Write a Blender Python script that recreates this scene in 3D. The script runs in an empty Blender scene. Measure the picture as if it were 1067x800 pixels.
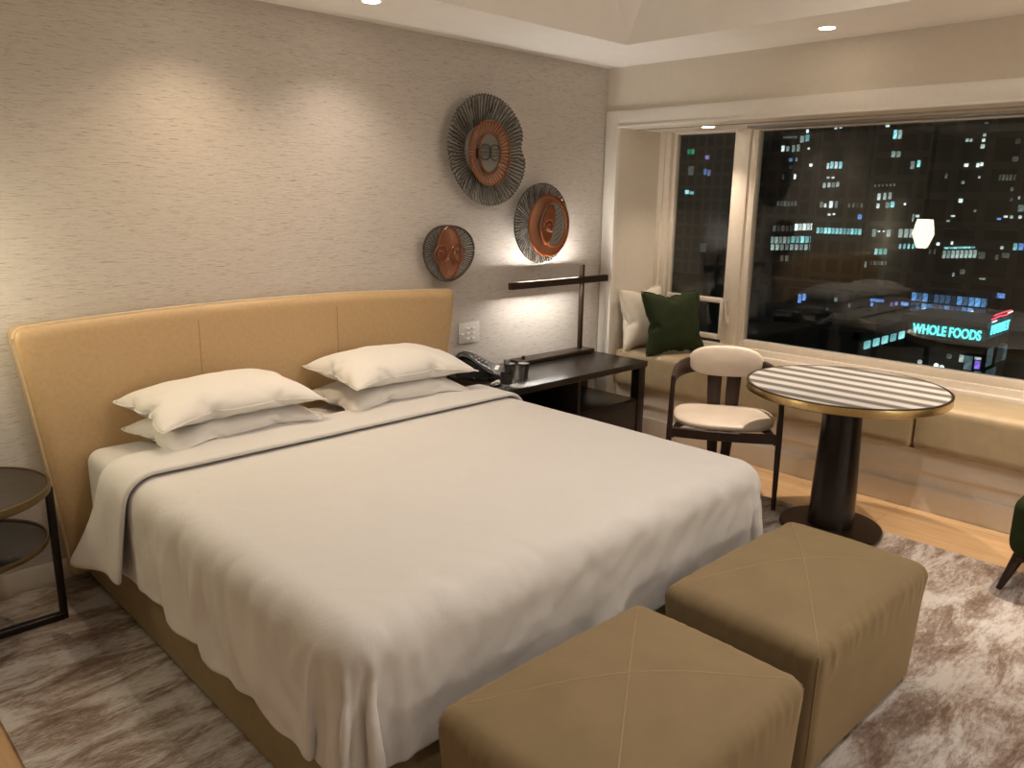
import bpy, bmesh, math, random
from math import pi, sin, cos, radians as rad
from mathutils import Vector, Matrix, noise
from mathutils.bvhtree import BVHTree

random.seed(11)
SC = bpy.context.scene
COL = SC.collection

# ------------------------------------------------------------------ basics
def link(o, parent=None):
    COL.objects.link(o)
    if parent is not None:
        o.parent = parent
    return o

def mesh_obj(name, me, mats=None, parent=None, loc=None, rot=None, smooth=None):
    o = bpy.data.objects.new(name, me)
    if mats is not None:
        for m in (mats if isinstance(mats, (list, tuple)) else [mats]):
            me.materials.append(m)
    if loc is not None: o.location = loc
    if rot is not None: o.rotation_euler = rot
    if smooth is not None:
        for p in me.polygons: p.use_smooth = True
        if smooth < 3.0:
            me.set_sharp_from_angle(angle=smooth)
    return link(o, parent)

def bm_obj(name, bm, mats=None, parent=None, loc=None, rot=None, smooth=rad(35)):
    bmesh.ops.recalc_face_normals(bm, faces=bm.faces)
    me = bpy.data.meshes.new(name); bm.to_mesh(me); bm.free()
    return mesh_obj(name, me, mats, parent, loc, rot, smooth)

def tag(o, label, cat, group=None):
    o['label'] = label; o['category'] = cat
    if group: o['group'] = group
    return o

def thing(name, label, cat, loc=(0, 0, 0), rotz=0, group=None):
    o = bpy.data.objects.new(name, None); o.empty_display_size = .1
    o.location = loc; o.rotation_euler = (0, 0, rotz)
    link(o); return tag(o, label, cat, group)

def struct(o):
    o['kind'] = 'structure'; return o

def bx(bm, x0, x1, y0, y1, z0, z1, bev=0, seg=2, mat=None):
    n = bmesh.new()
    bmesh.ops.create_cube(n, size=1)
    for v in n.verts:
        v.co = Vector(((x0+x1)/2 + v.co.x*(x1-x0), (y0+y1)/2 + v.co.y*(y1-y0), (z0+z1)/2 + v.co.z*(z1-z0)))
    if bev:
        bmesh.ops.bevel(n, geom=list(n.edges), offset=bev, segments=seg, profile=.5, affect='EDGES')
    join(bm, n, mat)

def join(bm, n, mat=None, mtx=None):
    mp = {}
    for v in n.verts:
        mp[v] = bm.verts.new(mtx @ v.co if mtx else v.co)
    for f in n.faces:
        try:
            g = bm.faces.new([mp[v] for v in f.verts]); g.smooth = f.smooth
            g.material_index = f.material_index if mat is None else mat
        except ValueError:
            pass
    n.free()

def box(name, x0, x1, y0, y1, z0, z1, mat, parent=None, bev=.003, seg=2):
    bm = bmesh.new(); bx(bm, x0, x1, y0, y1, z0, z1, bev, seg)
    return bm_obj(name, bm, mat, parent)

def lathe(bm, prof, seg=48, c=(0, 0, 0), cap=True):
    rings = []
    for r, z in prof:
        rings.append([bm.verts.new((c[0]+r*cos(2*pi*i/seg), c[1]+r*sin(2*pi*i/seg), c[2]+z)) for i in range(seg)])
    for a, b in zip(rings, rings[1:]):
        for i in range(seg):
            bm.faces.new((a[i], a[(i+1) % seg], b[(i+1) % seg], b[i]))
    if cap:
        bm.faces.new(rings[0]); bm.faces.new(rings[-1])

def lathe_obj(name, prof, mat, parent=None, seg=48, c=(0, 0, 0), smooth=rad(35), cap=True):
    bm = bmesh.new(); lathe(bm, prof, seg, c, cap)
    return bm_obj(name, bm, mat, parent, smooth=smooth)

def sweep(bm, pts, w, h, up=Vector((0, 0, 1)), closed=False, n=8, square=False):
    """section w (sideways) x h (along up) swept along pts; w,h may be lists"""
    pts = [Vector(p) for p in pts]; N = len(pts); rings = []
    for i, p in enumerate(pts):
        a = pts[(i-1) % N] if (closed or i > 0) else p
        b = pts[(i+1) % N] if (closed or i < N-1) else p
        t = (b-a).normalized(); s = t.cross(up)
        if s.length < 1e-4: s = t.cross(Vector((0, 1, 0)))
        s.normalize(); u = s.cross(t).normalized()
        ww = w[i] if isinstance(w, (list, tuple)) else w
        hh = h[i] if isinstance(h, (list, tuple)) else h
        ring = []
        if square:
            k = .16*min(ww, hh)
            for q, r in ((ww/2, hh/2-k), (ww/2-k, hh/2), (-ww/2+k, hh/2), (-ww/2, hh/2-k), (-ww/2, -hh/2+k), (-ww/2+k, -hh/2), (ww/2-k, -hh/2), (ww/2, -hh/2+k)):
                ring.append(bm.verts.new(p+s*q+u*r))
        else:
            for k in range(n):
                an = 2*pi*k/n
                ring.append(bm.verts.new(p+s*(ww/2*cos(an))+u*(hh/2*sin(an))))
        rings.append(ring)
    m = len(rings[0])
    for i in range(N if closed else N-1):
        a, b = rings[i], rings[(i+1) % N]
        for k in range(m):
            bm.faces.new((a[k], a[(k+1) % m], b[(k+1) % m], b[k]))
    if not closed:
        bm.faces.new(rings[0]); bm.faces.new(rings[-1])

def sweep_obj(name, pts, w, h, mat, parent=None, **k):
    bm = bmesh.new(); sweep(bm, pts, w, h, **k)
    return bm_obj(name, bm, mat, parent, smooth=rad(50))

def prism(bm, outline, z0, z1, axis='z'):
    def P(a, b, c):
        return (a, b, c) if axis == 'z' else ((a, c, b) if axis == 'y' else (c, a, b))
    A = [bm.verts.new(P(a, b, z0)) for a, b in outline]; B = [bm.verts.new(P(a, b, z1)) for a, b in outline]
    n = len(A)
    for i in range(n): bm.faces.new((A[i], A[(i+1) % n], B[(i+1) % n], B[i]))
    bm.faces.new(A); bm.faces.new(B)

def fbm(x, y, z=0, o=4):
    return noise.fractal(Vector((x, y, z)), 1.0, 2.0, o)

# ------------------------------------------------------------------ materials
def nm(name):
    m = bpy.data.materials.new(name); m.use_nodes = True
    nt = m.node_tree; b = nt.nodes['Principled BSDF']
    return m, nt, b

def node(nt, t, **kw):
    n = nt.nodes.new(t)
    for k, v in kw.items():
        if hasattr(n, k): setattr(n, k, v)
    return n

def coords(nt, scale=(1, 1, 1), kind='Object', rot=(0, 0, 0)):
    tc = node(nt, 'ShaderNodeTexCoord'); mp = node(nt, 'ShaderNodeMapping')
    mp.inputs['Scale'].default_value = scale; mp.inputs['Rotation'].default_value = rot
    nt.links.new(tc.outputs[kind], mp.inputs['Vector']); return mp.outputs['Vector']

def noise_tex(nt, vec, scale=5, detail=4, rough=.5, dist=0):
    n = node(nt, 'ShaderNodeTexNoise'); n.inputs['Scale'].default_value = scale
    n.inputs['Detail'].default_value = detail; n.inputs['Roughness'].default_value = rough; n.inputs['Distortion'].default_value = dist
    nt.links.new(vec, n.inputs['Vector']); return n.outputs['Fac']

def ramp(nt, fac, stops):
    r = node(nt, 'ShaderNodeValToRGB'); e = r.color_ramp.elements
    while len(e) < len(stops): e.new(.5)
    for i, (p, c) in enumerate(stops):
        e[i].position = p; e[i].color = (*c, 1) if len(c) == 3 else c
    nt.links.new(fac, r.inputs['Fac']); return r.outputs['Color']

def mixc(nt, fac, a, b, mode='MIX'):
    m = node(nt, 'ShaderNodeMix', data_type='RGBA', blend_type=mode)
    for s, v in ((m.inputs['Factor'], fac), (m.inputs[6], a), (m.inputs[7], b)):
        if isinstance(v, (int, float)): s.default_value = v
        elif isinstance(v, tuple): s.default_value = (*v, 1) if len(v) == 3 else v
        else: nt.links.new(v, s)
    return m.outputs[2]

def bump(nt, b, h, strength=.2, dist=.002):
    n = node(nt, 'ShaderNodeBump'); n.inputs['Strength'].default_value = strength; n.inputs['Distance'].default_value = dist
    nt.links.new(h, n.inputs['Height']); nt.links.new(n.outputs['Normal'], b.inputs['Normal'])

def plain(name, c, rough=.5, metal=0, spec=.5, var=.06, nscale=30, bmp=0, sheen=0, coat=0):
    m, nt, b = nm(name)
    v = coords(nt); f = noise_tex(nt, v, nscale, 3)
    lo = tuple(max(0, x*(1-var)) for x in c); hi = tuple(min(1, x*(1+var)) for x in c)
    nt.links.new(ramp(nt, f, [(.3, lo), (.7, hi)]), b.inputs['Base Color'])
    b.inputs['Roughness'].default_value = rough; b.inputs['Metallic'].default_value = metal
    b.inputs['Specular IOR Level'].default_value = spec
    if sheen:
        b.inputs['Sheen Weight'].default_value = sheen; b.inputs['Sheen Tint'].default_value = (*[min(1, x*3) for x in c], 1)
    if coat: b.inputs['Coat Weight'].default_value = coat; b.inputs['Coat Roughness'].default_value = .1
    if bmp: bump(nt, b, f, bmp, .001)
    return m

def emit(name, c, s):
    m = bpy.data.materials.new(name); m.use_nodes = True; nt = m.node_tree; nt.nodes.clear()
    e = node(nt, 'ShaderNodeEmission'); e.inputs[0].default_value = (*c, 1); e.inputs[1].default_value = s
    o = node(nt, 'ShaderNodeOutputMaterial'); nt.links.new(e.outputs[0], o.inputs[0])
    return m

def glass(name, tint=(1, 1, 1), rough=0, body=0, bcol=(.1, .1, .1), refl=1.0):
    """clear pane: transparent + Fresnel mirror on both faces (+ optional tinted body)"""
    m = bpy.data.materials.new(name); m.use_nodes = True; nt = m.node_tree; nt.nodes.clear()
    t = node(nt, 'ShaderNodeBsdfTransparent'); t.inputs[0].default_value = (*tint, 1)
    g = node(nt, 'ShaderNodeBsdfGlossy'); g.inputs['Roughness'].default_value = rough
    g.inputs[0].default_value = (refl, refl, refl, 1)
    geo = node(nt, 'ShaderNodeNewGeometry')
    mr = node(nt, 'ShaderNodeMapRange'); mr.inputs['To Min'].default_value = 1.5; mr.inputs['To Max'].default_value = 1/1.5
    nt.links.new(geo.outputs['Backfacing'], mr.inputs['Value'])
    fr = node(nt, 'ShaderNodeFresnel'); nt.links.new(mr.outputs[0], fr.inputs['IOR'])
    first = t.outputs[0]
    if body:
        d = node(nt, 'ShaderNodeBsdfDiffuse'); d.inputs[0].default_value = (*bcol, 1)
        mb = node(nt, 'ShaderNodeMixShader'); mb.inputs[0].default_value = body
        nt.links.new(t.outputs[0], mb.inputs[1]); nt.links.new(d.outputs[0], mb.inputs[2]); first = mb.outputs[0]
    mx = node(nt, 'ShaderNodeMixShader')
    nt.links.new(fr.outputs[0], mx.inputs[0]); nt.links.new(first, mx.inputs[1]); nt.links.new(g.outputs[0], mx.inputs[2])
    o = node(nt, 'ShaderNodeOutputMaterial'); nt.links.new(mx.outputs[0], o.inputs[0])
    return m

def mat_wallcovering():
    m, nt, b = nm('woven_wallcovering')
    v = coords(nt, (5, 5, 95)); f1 = noise_tex(nt, v, 1.6, 5, .65, .4)
    v2 = coords(nt, (16, 16, 330)); f2 = noise_tex(nt, v2, 1.0, 3, .6)
    v3 = coords(nt, (11, 11, 280)); f3 = noise_tex(nt, v3, 1.6, 3, .7, .3)
    c = ramp(nt, f1, [(.28, (.50, .455, .41)), (.72, (.59, .545, .50))])
    c = mixc(nt, .45, c, ramp(nt, f2, [(.35, (.47, .43, .39)), (.65, (.62, .58, .54))]))
    fleck = ramp(nt, f3, [(.335, (.40, .36, .32)), (.42, (1, 1, 1))])
    c = mixc(nt, .9, c, fleck, 'MULTIPLY')
    nt.links.new(c, b.inputs['Base Color']); b.inputs['Roughness'].default_value = .75
    b.inputs['Specular IOR Level'].default_value = .25
    bump(nt, b, f2, .7, .002); return m

def mat_rug():
    m, nt, b = nm('distressed_rug')
    v = coords(nt, (1.1, 3.2, 1)); f1 = noise_tex(nt, v, 2.6, 9, .66, .7)
    v2 = coords(nt, (7, 24, 1)); f2 = noise_tex(nt, v2, 3.4, 8, .78, .5)
    v3 = coords(nt, (1, 2.6, 1)); f3 = noise_tex(nt, v3, 1.1, 5, .6, .6)
    ad = node(nt, 'ShaderNodeMath', operation='MULTIPLY_ADD'); nt.links.new(f2, ad.inputs[0]); ad.inputs[1].default_value = .55
    sb = node(nt, 'ShaderNodeMath', operation='SUBTRACT'); nt.links.new(f1, sb.inputs[0]); sb.inputs[1].default_value = .275
    nt.links.new(sb.outputs[0], ad.inputs[2])
    c = ramp(nt, ad.outputs[0], [(.33, (.16, .112, .085)), (.44, (.26, .205, .17)), (.51, (.38, .34, .31)), (.60, (.50, .475, .455))])
    c2 = ramp(nt, f3, [(.4, (.84, .79, .75)), (.62, (1, 1, 1))])
    c = mixc(nt, .8, c, c2, 'MULTIPLY')
    nt.links.new(c, b.inputs['Base Color']); b.inputs['Roughness'].default_value = .95; b.inputs['Specular IOR Level'].default_value = .1
    fine = noise_tex(nt, coords(nt, (1, 1, 1)), 260, 2); bump(nt, b, fine, .5, .003); return m

def mat_floorwood():
    m, nt, b = nm('oak_floor')
    br = node(nt, 'ShaderNodeTexBrick'); v = coords(nt, (1, 1, 1), rot=(0, 0, rad(90))); nt.links.new(v, br.inputs['Vector'])
    br.inputs['Scale'].default_value = 1; br.inputs['Brick Width'].default_value = 1.4; br.inputs['Row Height'].default_value = .13
    br.inputs['Mortar Size'].default_value = .0012; br.offset = .37
    br.inputs['Color1'].default_value = (.47, .30, .155, 1); br.inputs['Color2'].default_value = (.56, .385, .215, 1); br.inputs['Mortar'].default_value = (.22, .13, .06, 1)
    g = noise_tex(nt, coords(nt, (24, 1.6, 1)), 2.5, 6, .6, .5)
    c = mixc(nt, .5, br.outputs['Color'], ramp(nt, g, [(.3, (.68, .6, .5)), (.7, (1, 1, 1))]), 'MULTIPLY')
    nt.links.new(c, b.inputs['Base Color']); b.inputs['Roughness'].default_value = .38; return m

def mat_stripes():
    m, nt, b = nm('striped_marble')
    w = node(nt, 'ShaderNodeTexWave', wave_type='BANDS', bands_direction='X', wave_profile='SIN')
    w.inputs['Scale'].default_value = 1.0; w.inputs['Distortion'].default_value = .35; w.inputs['Detail'].default_value = 2
    w.inputs['Detail Scale'].default_value = 1.2
    nt.links.new(coords(nt, (2.42, 2.42, 2.42)), w.inputs['Vector'])
    c = ramp(nt, w.outputs['Fac'], [(.12, (.17, .16, .145)), (.42, (.29, .275, .25)), (.58, (.50, .48, .45)), (.85, (.60, .58, .55))])
    n = noise_tex(nt, coords(nt, (14, 2.2, 1)), 3, 5, .6)
    c = mixc(nt, .35, c, ramp(nt, n, [(.35, (.7, .68, .66)), (.65, (1, 1, 1))]), 'MULTIPLY')
    nt.links.new(c, b.inputs['Base Color']); b.inputs['Roughness'].default_value = .22; return m

def mat_woodgrain(name, c0, c1, rough=.4, sc=(3, 3, 40)):
    m, nt, b = nm(name)
    g = noise_tex(nt, coords(nt, sc), 2.2, 5, .6, .3)
    nt.links.new(ramp(nt, g, [(.3, c0), (.7, c1)]), b.inputs['Base Color']); b.inputs['Roughness'].default_value = rough
    return m

def mat_linen(name, c=(.80, .785, .76), bs=.12, ripple=.35):
    m, nt, b = nm(name)
    v = coords(nt, (1, 1, 1)); f = noise_tex(nt, v, 7, 5, .6, .6)
    nt.links.new(ramp(nt, f, [(.3, tuple(x*.975 for x in c)), (.7, c)]), b.inputs['Base Color'])
    b.inputs['Roughness'].default_value = .8; b.inputs['Specular IOR Level'].default_value = .2
    b.inputs['Sheen Weight'].default_value = .1
    bump(nt, b, f, ripple, .012); return m

def mat_facade(name, c, sx=1.0, sz=3.2):
    m, nt, b = nm(name)
    br = node(nt, 'ShaderNodeTexBrick'); tc = coords(nt, (1, 1, 1))
    sp = node(nt, 'ShaderNodeSeparateXYZ'); nt.links.new(tc, sp.inputs[0])
    ad = node(nt, 'ShaderNodeMath', operation='ADD'); nt.links.new(sp.outputs[0], ad.inputs[0]); nt.links.new(sp.outputs[1], ad.inputs[1])
    cb = node(nt, 'ShaderNodeCombineXYZ'); nt.links.new(ad.outputs[0], cb.inputs[0]); nt.links.new(sp.outputs[2], cb.inputs[1])
    nt.links.new(cb.outputs[0], br.inputs['Vector']); br.offset = 0
    br.inputs['Scale'].default_value = 1; br.inputs['Brick Width'].default_value = sx*2.4; br.inputs['Row Height'].default_value = sz
    br.inputs['Mortar Size'].default_value = .42
    d = tuple(x*.72 for x in c)
    br.inputs['Color1'].default_value = (*d, 1); br.inputs['Color2'].default_value = (*tuple(x*.6 for x in c), 1); br.inputs['Mortar'].default_value = (*c, 1)
    nt.links.new(br.outputs['Color'], b.inputs['Base Color']); b.inputs['Roughness'].default_value = .6
    return m

M = {}
M['wallcover'] = mat_wallcovering(); M['rug'] = mat_rug(); M['oak'] = mat_floorwood(); M['stripes'] = mat_stripes()
M['paint'] = plain('warm_white_paint', (.68, .62, .53), .6, var=.02)
M['ceil'] = plain('ceiling_paint', (.90, .88, .85), .7, var=.015, nscale=8)
M['trim'] = plain('satin_trim_paint', (.74, .70, .64), .4, var=.02)
M['frame'] = plain('window_frame_paint', (.70, .63, .54), .4, var=.03)
M['shade'] = plain('grey_shade_pocket', (.33, .32, .31), .35, metal=.3)
M['linen'] = mat_linen('white_linen', (.64, .625, .605)); M['linen2'] = mat_linen('white_pillowcase', (.74, .715, .68), ripple=.25)
M['tan'] = plain('tan_leather', (.49, .335, .175), .42, var=.05, nscale=60, bmp=.05)
M['tanseam'] = plain('tan_leather_seam', (.30, .2, .1), .5)
M['piping'] = plain('pale_leather_piping', (.55, .44, .30), .45)
M['velvet'] = plain('tan_velvet', (.212, .158, .088), .75, var=.07, nscale=9, spec=.2, sheen=.35, bmp=.05)
M['velvetseam'] = plain('tan_velvet_seam', (.28, .2, .105), .8)
M['plat'] = plain('olive_tan_platform', (.26, .20, .105), .6, var=.05)
M['dark'] = mat_woodgrain('espresso_wood', (.006, .004, .003), (.014, .009, .0065), .28, (3, 30, 30))
M['walnut'] = mat_woodgrain('dark_walnut', (.014, .006, .004), (.03, .013, .008), .38, (30, 30, 3))
M['bronze'] = plain('dark_bronze', (.055, .038, .027), .38, metal=.7)
M['brass'] = plain('brushed_brass', (.62, .46, .22), .3, metal=1, nscale=80)
M['blackmetal'] = plain('dark_metal', (.02, .015, .013), .4, metal=.4)
M['stone'] = mat_woodgrain('veined_grey_stone', (.018, .013, .009), (.042, .03, .02), .42, (2.2, 14, 4))
M['cream'] = plain('cream_leather', (.56, .48, .40), .42, var=.03, nscale=40, bmp=.03)
M['benchleather'] = plain('gold_beige_leather', (.40, .31, .19), .33, var=.06, nscale=14, bmp=.06)
M['panel'] = plain('bench_panel_paint', (.78, .72, .63), .45, var=.02)
M['greenv'] = plain('green_velvet', (.018, .027, .008), .8, var=.2, nscale=14, spec=.2, sheen=.12)
M['beigec'] = plain('beige_cushion_cloth', (.60, .54, .45), .85, var=.04)
M['blackp'] = plain('black_plastic', (.012, .012, .013), .35)
M['greyp'] = plain('grey_keypad', (.16, .16, .17), .4)
M['whitep'] = plain('white_plate', (.62, .6, .57), .35)
M['paper'] = plain('white_paper', (.75, .73, .7), .8)
M['clear'] = glass('clear_tumbler_glass', (.93, .95, .95))
M['pane'] = glass('window_glass', (.93, .95, .94))
M['water'] = glass('bottle_plastic', (.9, .92, .93), .03)
M['smoke'] = glass('smoked_glass', (.66, .64, .61), .06, .5, (.17, .16, .145))
def mat_ribbed(name, n, light, dark):
    m, nt, b = nm(name); nt.nodes.remove(b); out = nt.nodes['Material Output']
    tc = node(nt, 'ShaderNodeTexCoord'); sp = node(nt, 'ShaderNodeSeparateXYZ'); nt.links.new(tc.outputs['Object'], sp.inputs[0])
    at = node(nt, 'ShaderNodeMath', operation='ARCTAN2'); nt.links.new(sp.outputs[2], at.inputs[0]); nt.links.new(sp.outputs[0], at.inputs[1])
    nz = noise_tex(nt, tc.outputs['Object'], 14, 3)
    ad = node(nt, 'ShaderNodeMath', operation='MULTIPLY_ADD'); nt.links.new(nz, ad.inputs[0]); ad.inputs[1].default_value = .14; nt.links.new(at.outputs[0], ad.inputs[2])
    mu = node(nt, 'ShaderNodeMath', operation='MULTIPLY'); nt.links.new(ad.outputs[0], mu.inputs[0]); mu.inputs[1].default_value = n
    sn = node(nt, 'ShaderNodeMath', operation='SINE'); nt.links.new(mu.outputs[0], sn.inputs[0])
    mr = node(nt, 'ShaderNodeMapRange'); mr.inputs['From Min'].default_value = -1; nt.links.new(sn.outputs[0], mr.inputs['Value'])
    c = ramp(nt, mr.outputs[0], [(.25, dark), (.75, light)])
    p = node(nt, 'ShaderNodeBsdfPrincipled'); nt.links.new(c, p.inputs['Base Color']); p.inputs['Roughness'].default_value = .16; p.inputs['Specular IOR Level'].default_value = .6
    t = node(nt, 'ShaderNodeBsdfTransparent'); t.inputs[0].default_value = (.8, .79, .77, 1)
    mx = node(nt, 'ShaderNodeMixShader'); mx.inputs[0].default_value = .6
    nt.links.new(t.outputs[0], mx.inputs[1]); nt.links.new(p.outputs[0], mx.inputs[2]); nt.links.new(mx.outputs[0], out.inputs[0]); return m
M['ribbed'] = mat_ribbed('ribbed_smoked_glass', 75, (.34, .33, .30), (.06, .055, .05))
M['amberrib'] = mat_ribbed('ribbed_amber_glass', 46, (.52, .28, .165), (.28, .12, .065))
M['smokedark'] = glass('dark_smoked_glass', (.45, .43, .40), .06, .6, (.07, .06, .05))
M['amber'] = glass('amber_glass', (.78, .47, .29), .08, .6, (.40, .185, .10))
M['amberdark'] = glass('deep_amber_glass', (.6, .25, .12), .08, .7, (.27, .085, .03))
M['ledlens'] = emit('warm_downlight_lens', (1, .86, .66), 14)
M['ledbar'] = emit('neutral_led_bar', (1, .94, .85), 70)
M['lantern'] = emit('opal_lantern_glow', (1, .89, .62), 8.5)
M['shelfglass'] = plain('dark_shelf', (.02, .017, .014), .12)
M['bead'] = plain('bead_glass', (.10, .085, .065), .12, spec=.9)
M['bronze2'] = plain('aged_brass', (.22, .16, .08), .35, metal=.9)
M['ledup'] = emit('neutral_led_up', (1, .94, .86), 190)
M['opal'] = emit('fill_globe_glow', (1, .88, .74), 19)  # glow of the added fill lamp
M['pale'] = mat_ribbed('pale_smoked_lens', 0, (.36, .355, .32), (.30, .295, .265))
def glow(name, c, s):
    """lit window: brightness differs from window to window, blinds and furniture break it up"""
    m = emit(name, c, s); nt = m.node_tree; e = [n for n in nt.nodes if n.type == 'EMISSION'][0]
    oi = node(nt, 'ShaderNodeObjectInfo'); tc = node(nt, 'ShaderNodeTexCoord')
    nz = noise_tex(nt, tc.outputs['Object'], 2.3, 3, .7)
    a = node(nt, 'ShaderNodeMapRange'); a.inputs['From Min'].default_value = .3; a.inputs['From Max'].default_value = .65; a.inputs['To Min'].default_value = .35; a.inputs['To Max'].default_value = 1.25; nt.links.new(nz, a.inputs['Value'])
    b = node(nt, 'ShaderNodeMapRange'); b.inputs['To Min'].default_value = .35; b.inputs['To Max'].default_value = 1.15; nt.links.new(oi.outputs['Random'], b.inputs['Value'])
    p = node(nt, 'ShaderNodeMath', operation='MULTIPLY'); nt.links.new(a.outputs[0], p.inputs[0]); nt.links.new(b.outputs[0], p.inputs[1])
    q = node(nt, 'ShaderNodeMath', operation='MULTIPLY'); nt.links.new(p.outputs[0], q.inputs[0]); q.inputs[1].default_value = s
    nt.links.new(q.outputs[0], e.inputs[1]); m.cycles.emission_sampling = 'NONE'; return m
# ------------------------------------------------------------------ camera
cam = bpy.data.objects.new('camera', bpy.data.cameras.new('camera')); COL.objects.link(cam)
R_, U_, F_ = (0.71637107, -0.69755304, 0.01523960), (0.14933465, 0.17462598, 0.97324454), (0.68155092, 0.69492843, -0.22926583)
cam.matrix_world = Matrix(((R_[0], U_[0], -F_[0], 0), (R_[1], U_[1], -F_[1], 0), (R_[2], U_[2], -F_[2], 1.6), (0, 0, 0, 1)))
cam.data.sensor_fit = 'HORIZONTAL'; cam.data.sensor_width = 36; cam.data.lens = 820.66/1067*36
cam.data.clip_start = .05; cam.data.clip_end = 600
SC.camera = cam
SC.view_settings.view_transform = 'Standard'; SC.view_settings.look = 'None'
SC.view_settings.gamma = 1; SC.view_settings.use_curve_mapping = False; SC.view_settings.exposure = 1.3
SC.cycles.use_denoising = True
SC.cycles.max_bounces = 8; SC.cycles.diffuse_bounces = 4; SC.cycles.transparent_max_bounces = 24; SC.cycles.glossy_bounces = 4
SC.cycles.sample_clamp_indirect = 6; SC.cycles.caustics_reflective = False; SC.cycles.caustics_refractive = False
W = bpy.data.worlds.new('night_sky'); SC.world = W; W.use_nodes = True
W.node_tree.nodes['Background'].inputs[0].default_value = (.9, 1.0, .95, 1)
W.node_tree.nodes['Background'].inputs[1].default_value = .016

# ------------------------------------------------------------------ room shell
XW, YW, ZC = 4.28, 3.5, 2.434          # window wall, headboard wall, ceiling
XL, YF = -2.2, -3.2
ZT = 2.80                              # raised centre of the ceiling
def S(name, x0, x1, y0, y1, z0, z1, mat, bev=0):
    return struct(box(name, x0, x1, y0, y1, z0, z1, mat, None, bev))
S('floor', XL-.1, XW+.6, YF-.1, YW+.1, -.12, 0, M['oak'])
S('wall_back', XL-.1, XW, YW, YW+.12, 0, ZC+.5, M['wallcover'])
S('wall_left', XL-.12, XL, YF, YW, 0, ZC+.5, M['paint'])
S('wall_front', XL-.1, XW+.6, YF-.12, YF, 0, ZC+.5, M['paint'])
bm = bmesh.new()
bx(bm, XW, XW+.6, 3.385, YW+.12, 0, ZC+.5); bx(bm, XW, XW+.6, YF, -1.0, 0, ZC+.5)
bx(bm, XW, XW+.6, -1.0, 3.385, 2.06, ZC+.5)
struct(bm_obj('wall_right', bm, M['paint']))
# ceiling with a raised tray whose inner corner is chamfered towards the top
tx0, tx1, ty0, ty1 = -1.0, 3.70, -2.2, 2.912
bm = bmesh.new()
lo = [(tx0, ty0), (tx1, ty0), (tx1, ty1), (tx0, ty1)]
out = [(XL-.1, YF-.1), (XW+.02, YF-.1), (XW+.02, YW+.02), (XL-.1, YW+.02)]
a = [bm.verts.new((x, y, ZC)) for x, y in lo]; b = [bm.verts.new((x, y, ZC)) for x, y in out]
for i in range(4): bm.faces.new((a[i], b[i], b[(i+1) % 4], a[(i+1) % 4]))
c = .16; top = []
for (x, y) in lo:
    sx = 1 if x == tx0 else -1; sy = 1 if y == ty0 else -1
    top.append((bm.verts.new((x+sx*c, y, ZT)), bm.verts.new((x, y+sy*c, ZT)), bm.verts.new((x, y, ZT))))
for i in range(4):
    bm.faces.new((a[i], top[i][0], top[i][1]))
for i in range(4):
    j = (i+1) % 4
    if i % 2 == 0: bm.faces.new((a[i], a[j], top[j][0], top[i][0]))
    else: bm.faces.new((a[i], a[j], top[j][1], top[i][1]))
ring = []
for i in range(4):
    ring += [top[i][1], top[i][0]] if i % 2 == 0 else [top[i][0], top[i][1]]
for t in top: bm.verts.remove(t[2])
bm.faces.new(ring)
struct(bm_obj('ceiling', bm, M['ceil'], smooth=None))
S('baseboard_back', XL, XW, YW-.014, YW, 0, .095, M['panel'], .003)

# window surround and the reveal
bm = bmesh.new()
bx(bm, XW-.022, XW+.004, 3.385, 3.493, 0, 2.165, .004); bx(bm, XW-.022, XW+.004, -1.11, 3.3851, 2.06, 2.165, .004); bx(bm, XW-.022, XW+.004, -1.11, -1.0, 0, 2.165, .004)
struct(bm_obj('trim_1', bm, M['trim']))
bm = bmesh.new(); bx(bm, XW-.030, XW-.02, 3.385, 3.400, 0, 2.075, .003); bx(bm, XW-.030, XW-.02, -1.0, 3.4, 2.06, 2.075, .003)
struct(bm_obj('trim_2', bm, M['trim']))
bm = bmesh.new(); bx(bm, 4.62, 4.74, -.98, 2.66, 2.047, 2.062, .002); bx(bm, 4.44, 4.46, -.98, 3.38, 2.054, 2.062, .002)
struct(bm_obj('trim_3', bm, M['shade']))
# fixed large window
def window_frame(name, y0, y1, z0, z1, w, x0=4.755, x1=4.82):
    bm = bmesh.new()
    bx(bm, x0, x1, y0-w, y0, z0-w, z1+w, .004); bx(bm, x0, x1, y1, y1+w, z0-w, z1+w, .004)
    bx(bm, x0, x1, y0, y1, z0-w, z0, .004); bx(bm, x0, x1, y0, y1, z1, z1+w, .004)
    return struct(bm_obj(name, bm, M['frame']))
wb = window_frame('window_1', -.95, 2.655, .70, 2.043, .05, 4.765, 4.83)
g = box('window_pane', 4.795, 4.801, -.97, 2.675, .69, 2.055, M['pane'], wb, 0)
wa = window_frame('window_2', 2.815, 3.275, .955, 2.043, .03, 4.775, 4.82)
g = box('window_pane', 4.795, 4.801, 2.80, 3.29, .94, 2.055, M['pane'], wa, 0)
wc = window_frame('window_3', 2.845, 3.255, .705, .925, .032, 4.765, 4.82)
g = box('window_pane', 4.795, 4.801, 2.83, 3.27, .69, .935, M['pane'], wc, 0)
hb = bmesh.new(); bx(hb, 4.735, 4.766, 2.755, 2.785, .79, .85, .006); sweep(hb, [(4.735, 2.77, .81), (4.722, 2.772, .88), (4.726, 2.775, .955)], .018, .016, n=8)
bm_obj('handle', hb, M['frame'], wb)
bm = bmesh.new()   # jamb, mullions, head and sill
bx(bm, 4.745, 4.84, 3.305, 3.39, .6, 2.062, .004); bx(bm, 4.73, 4.76, 3.345, 3.39, .6, 2.062, .004)
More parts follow.
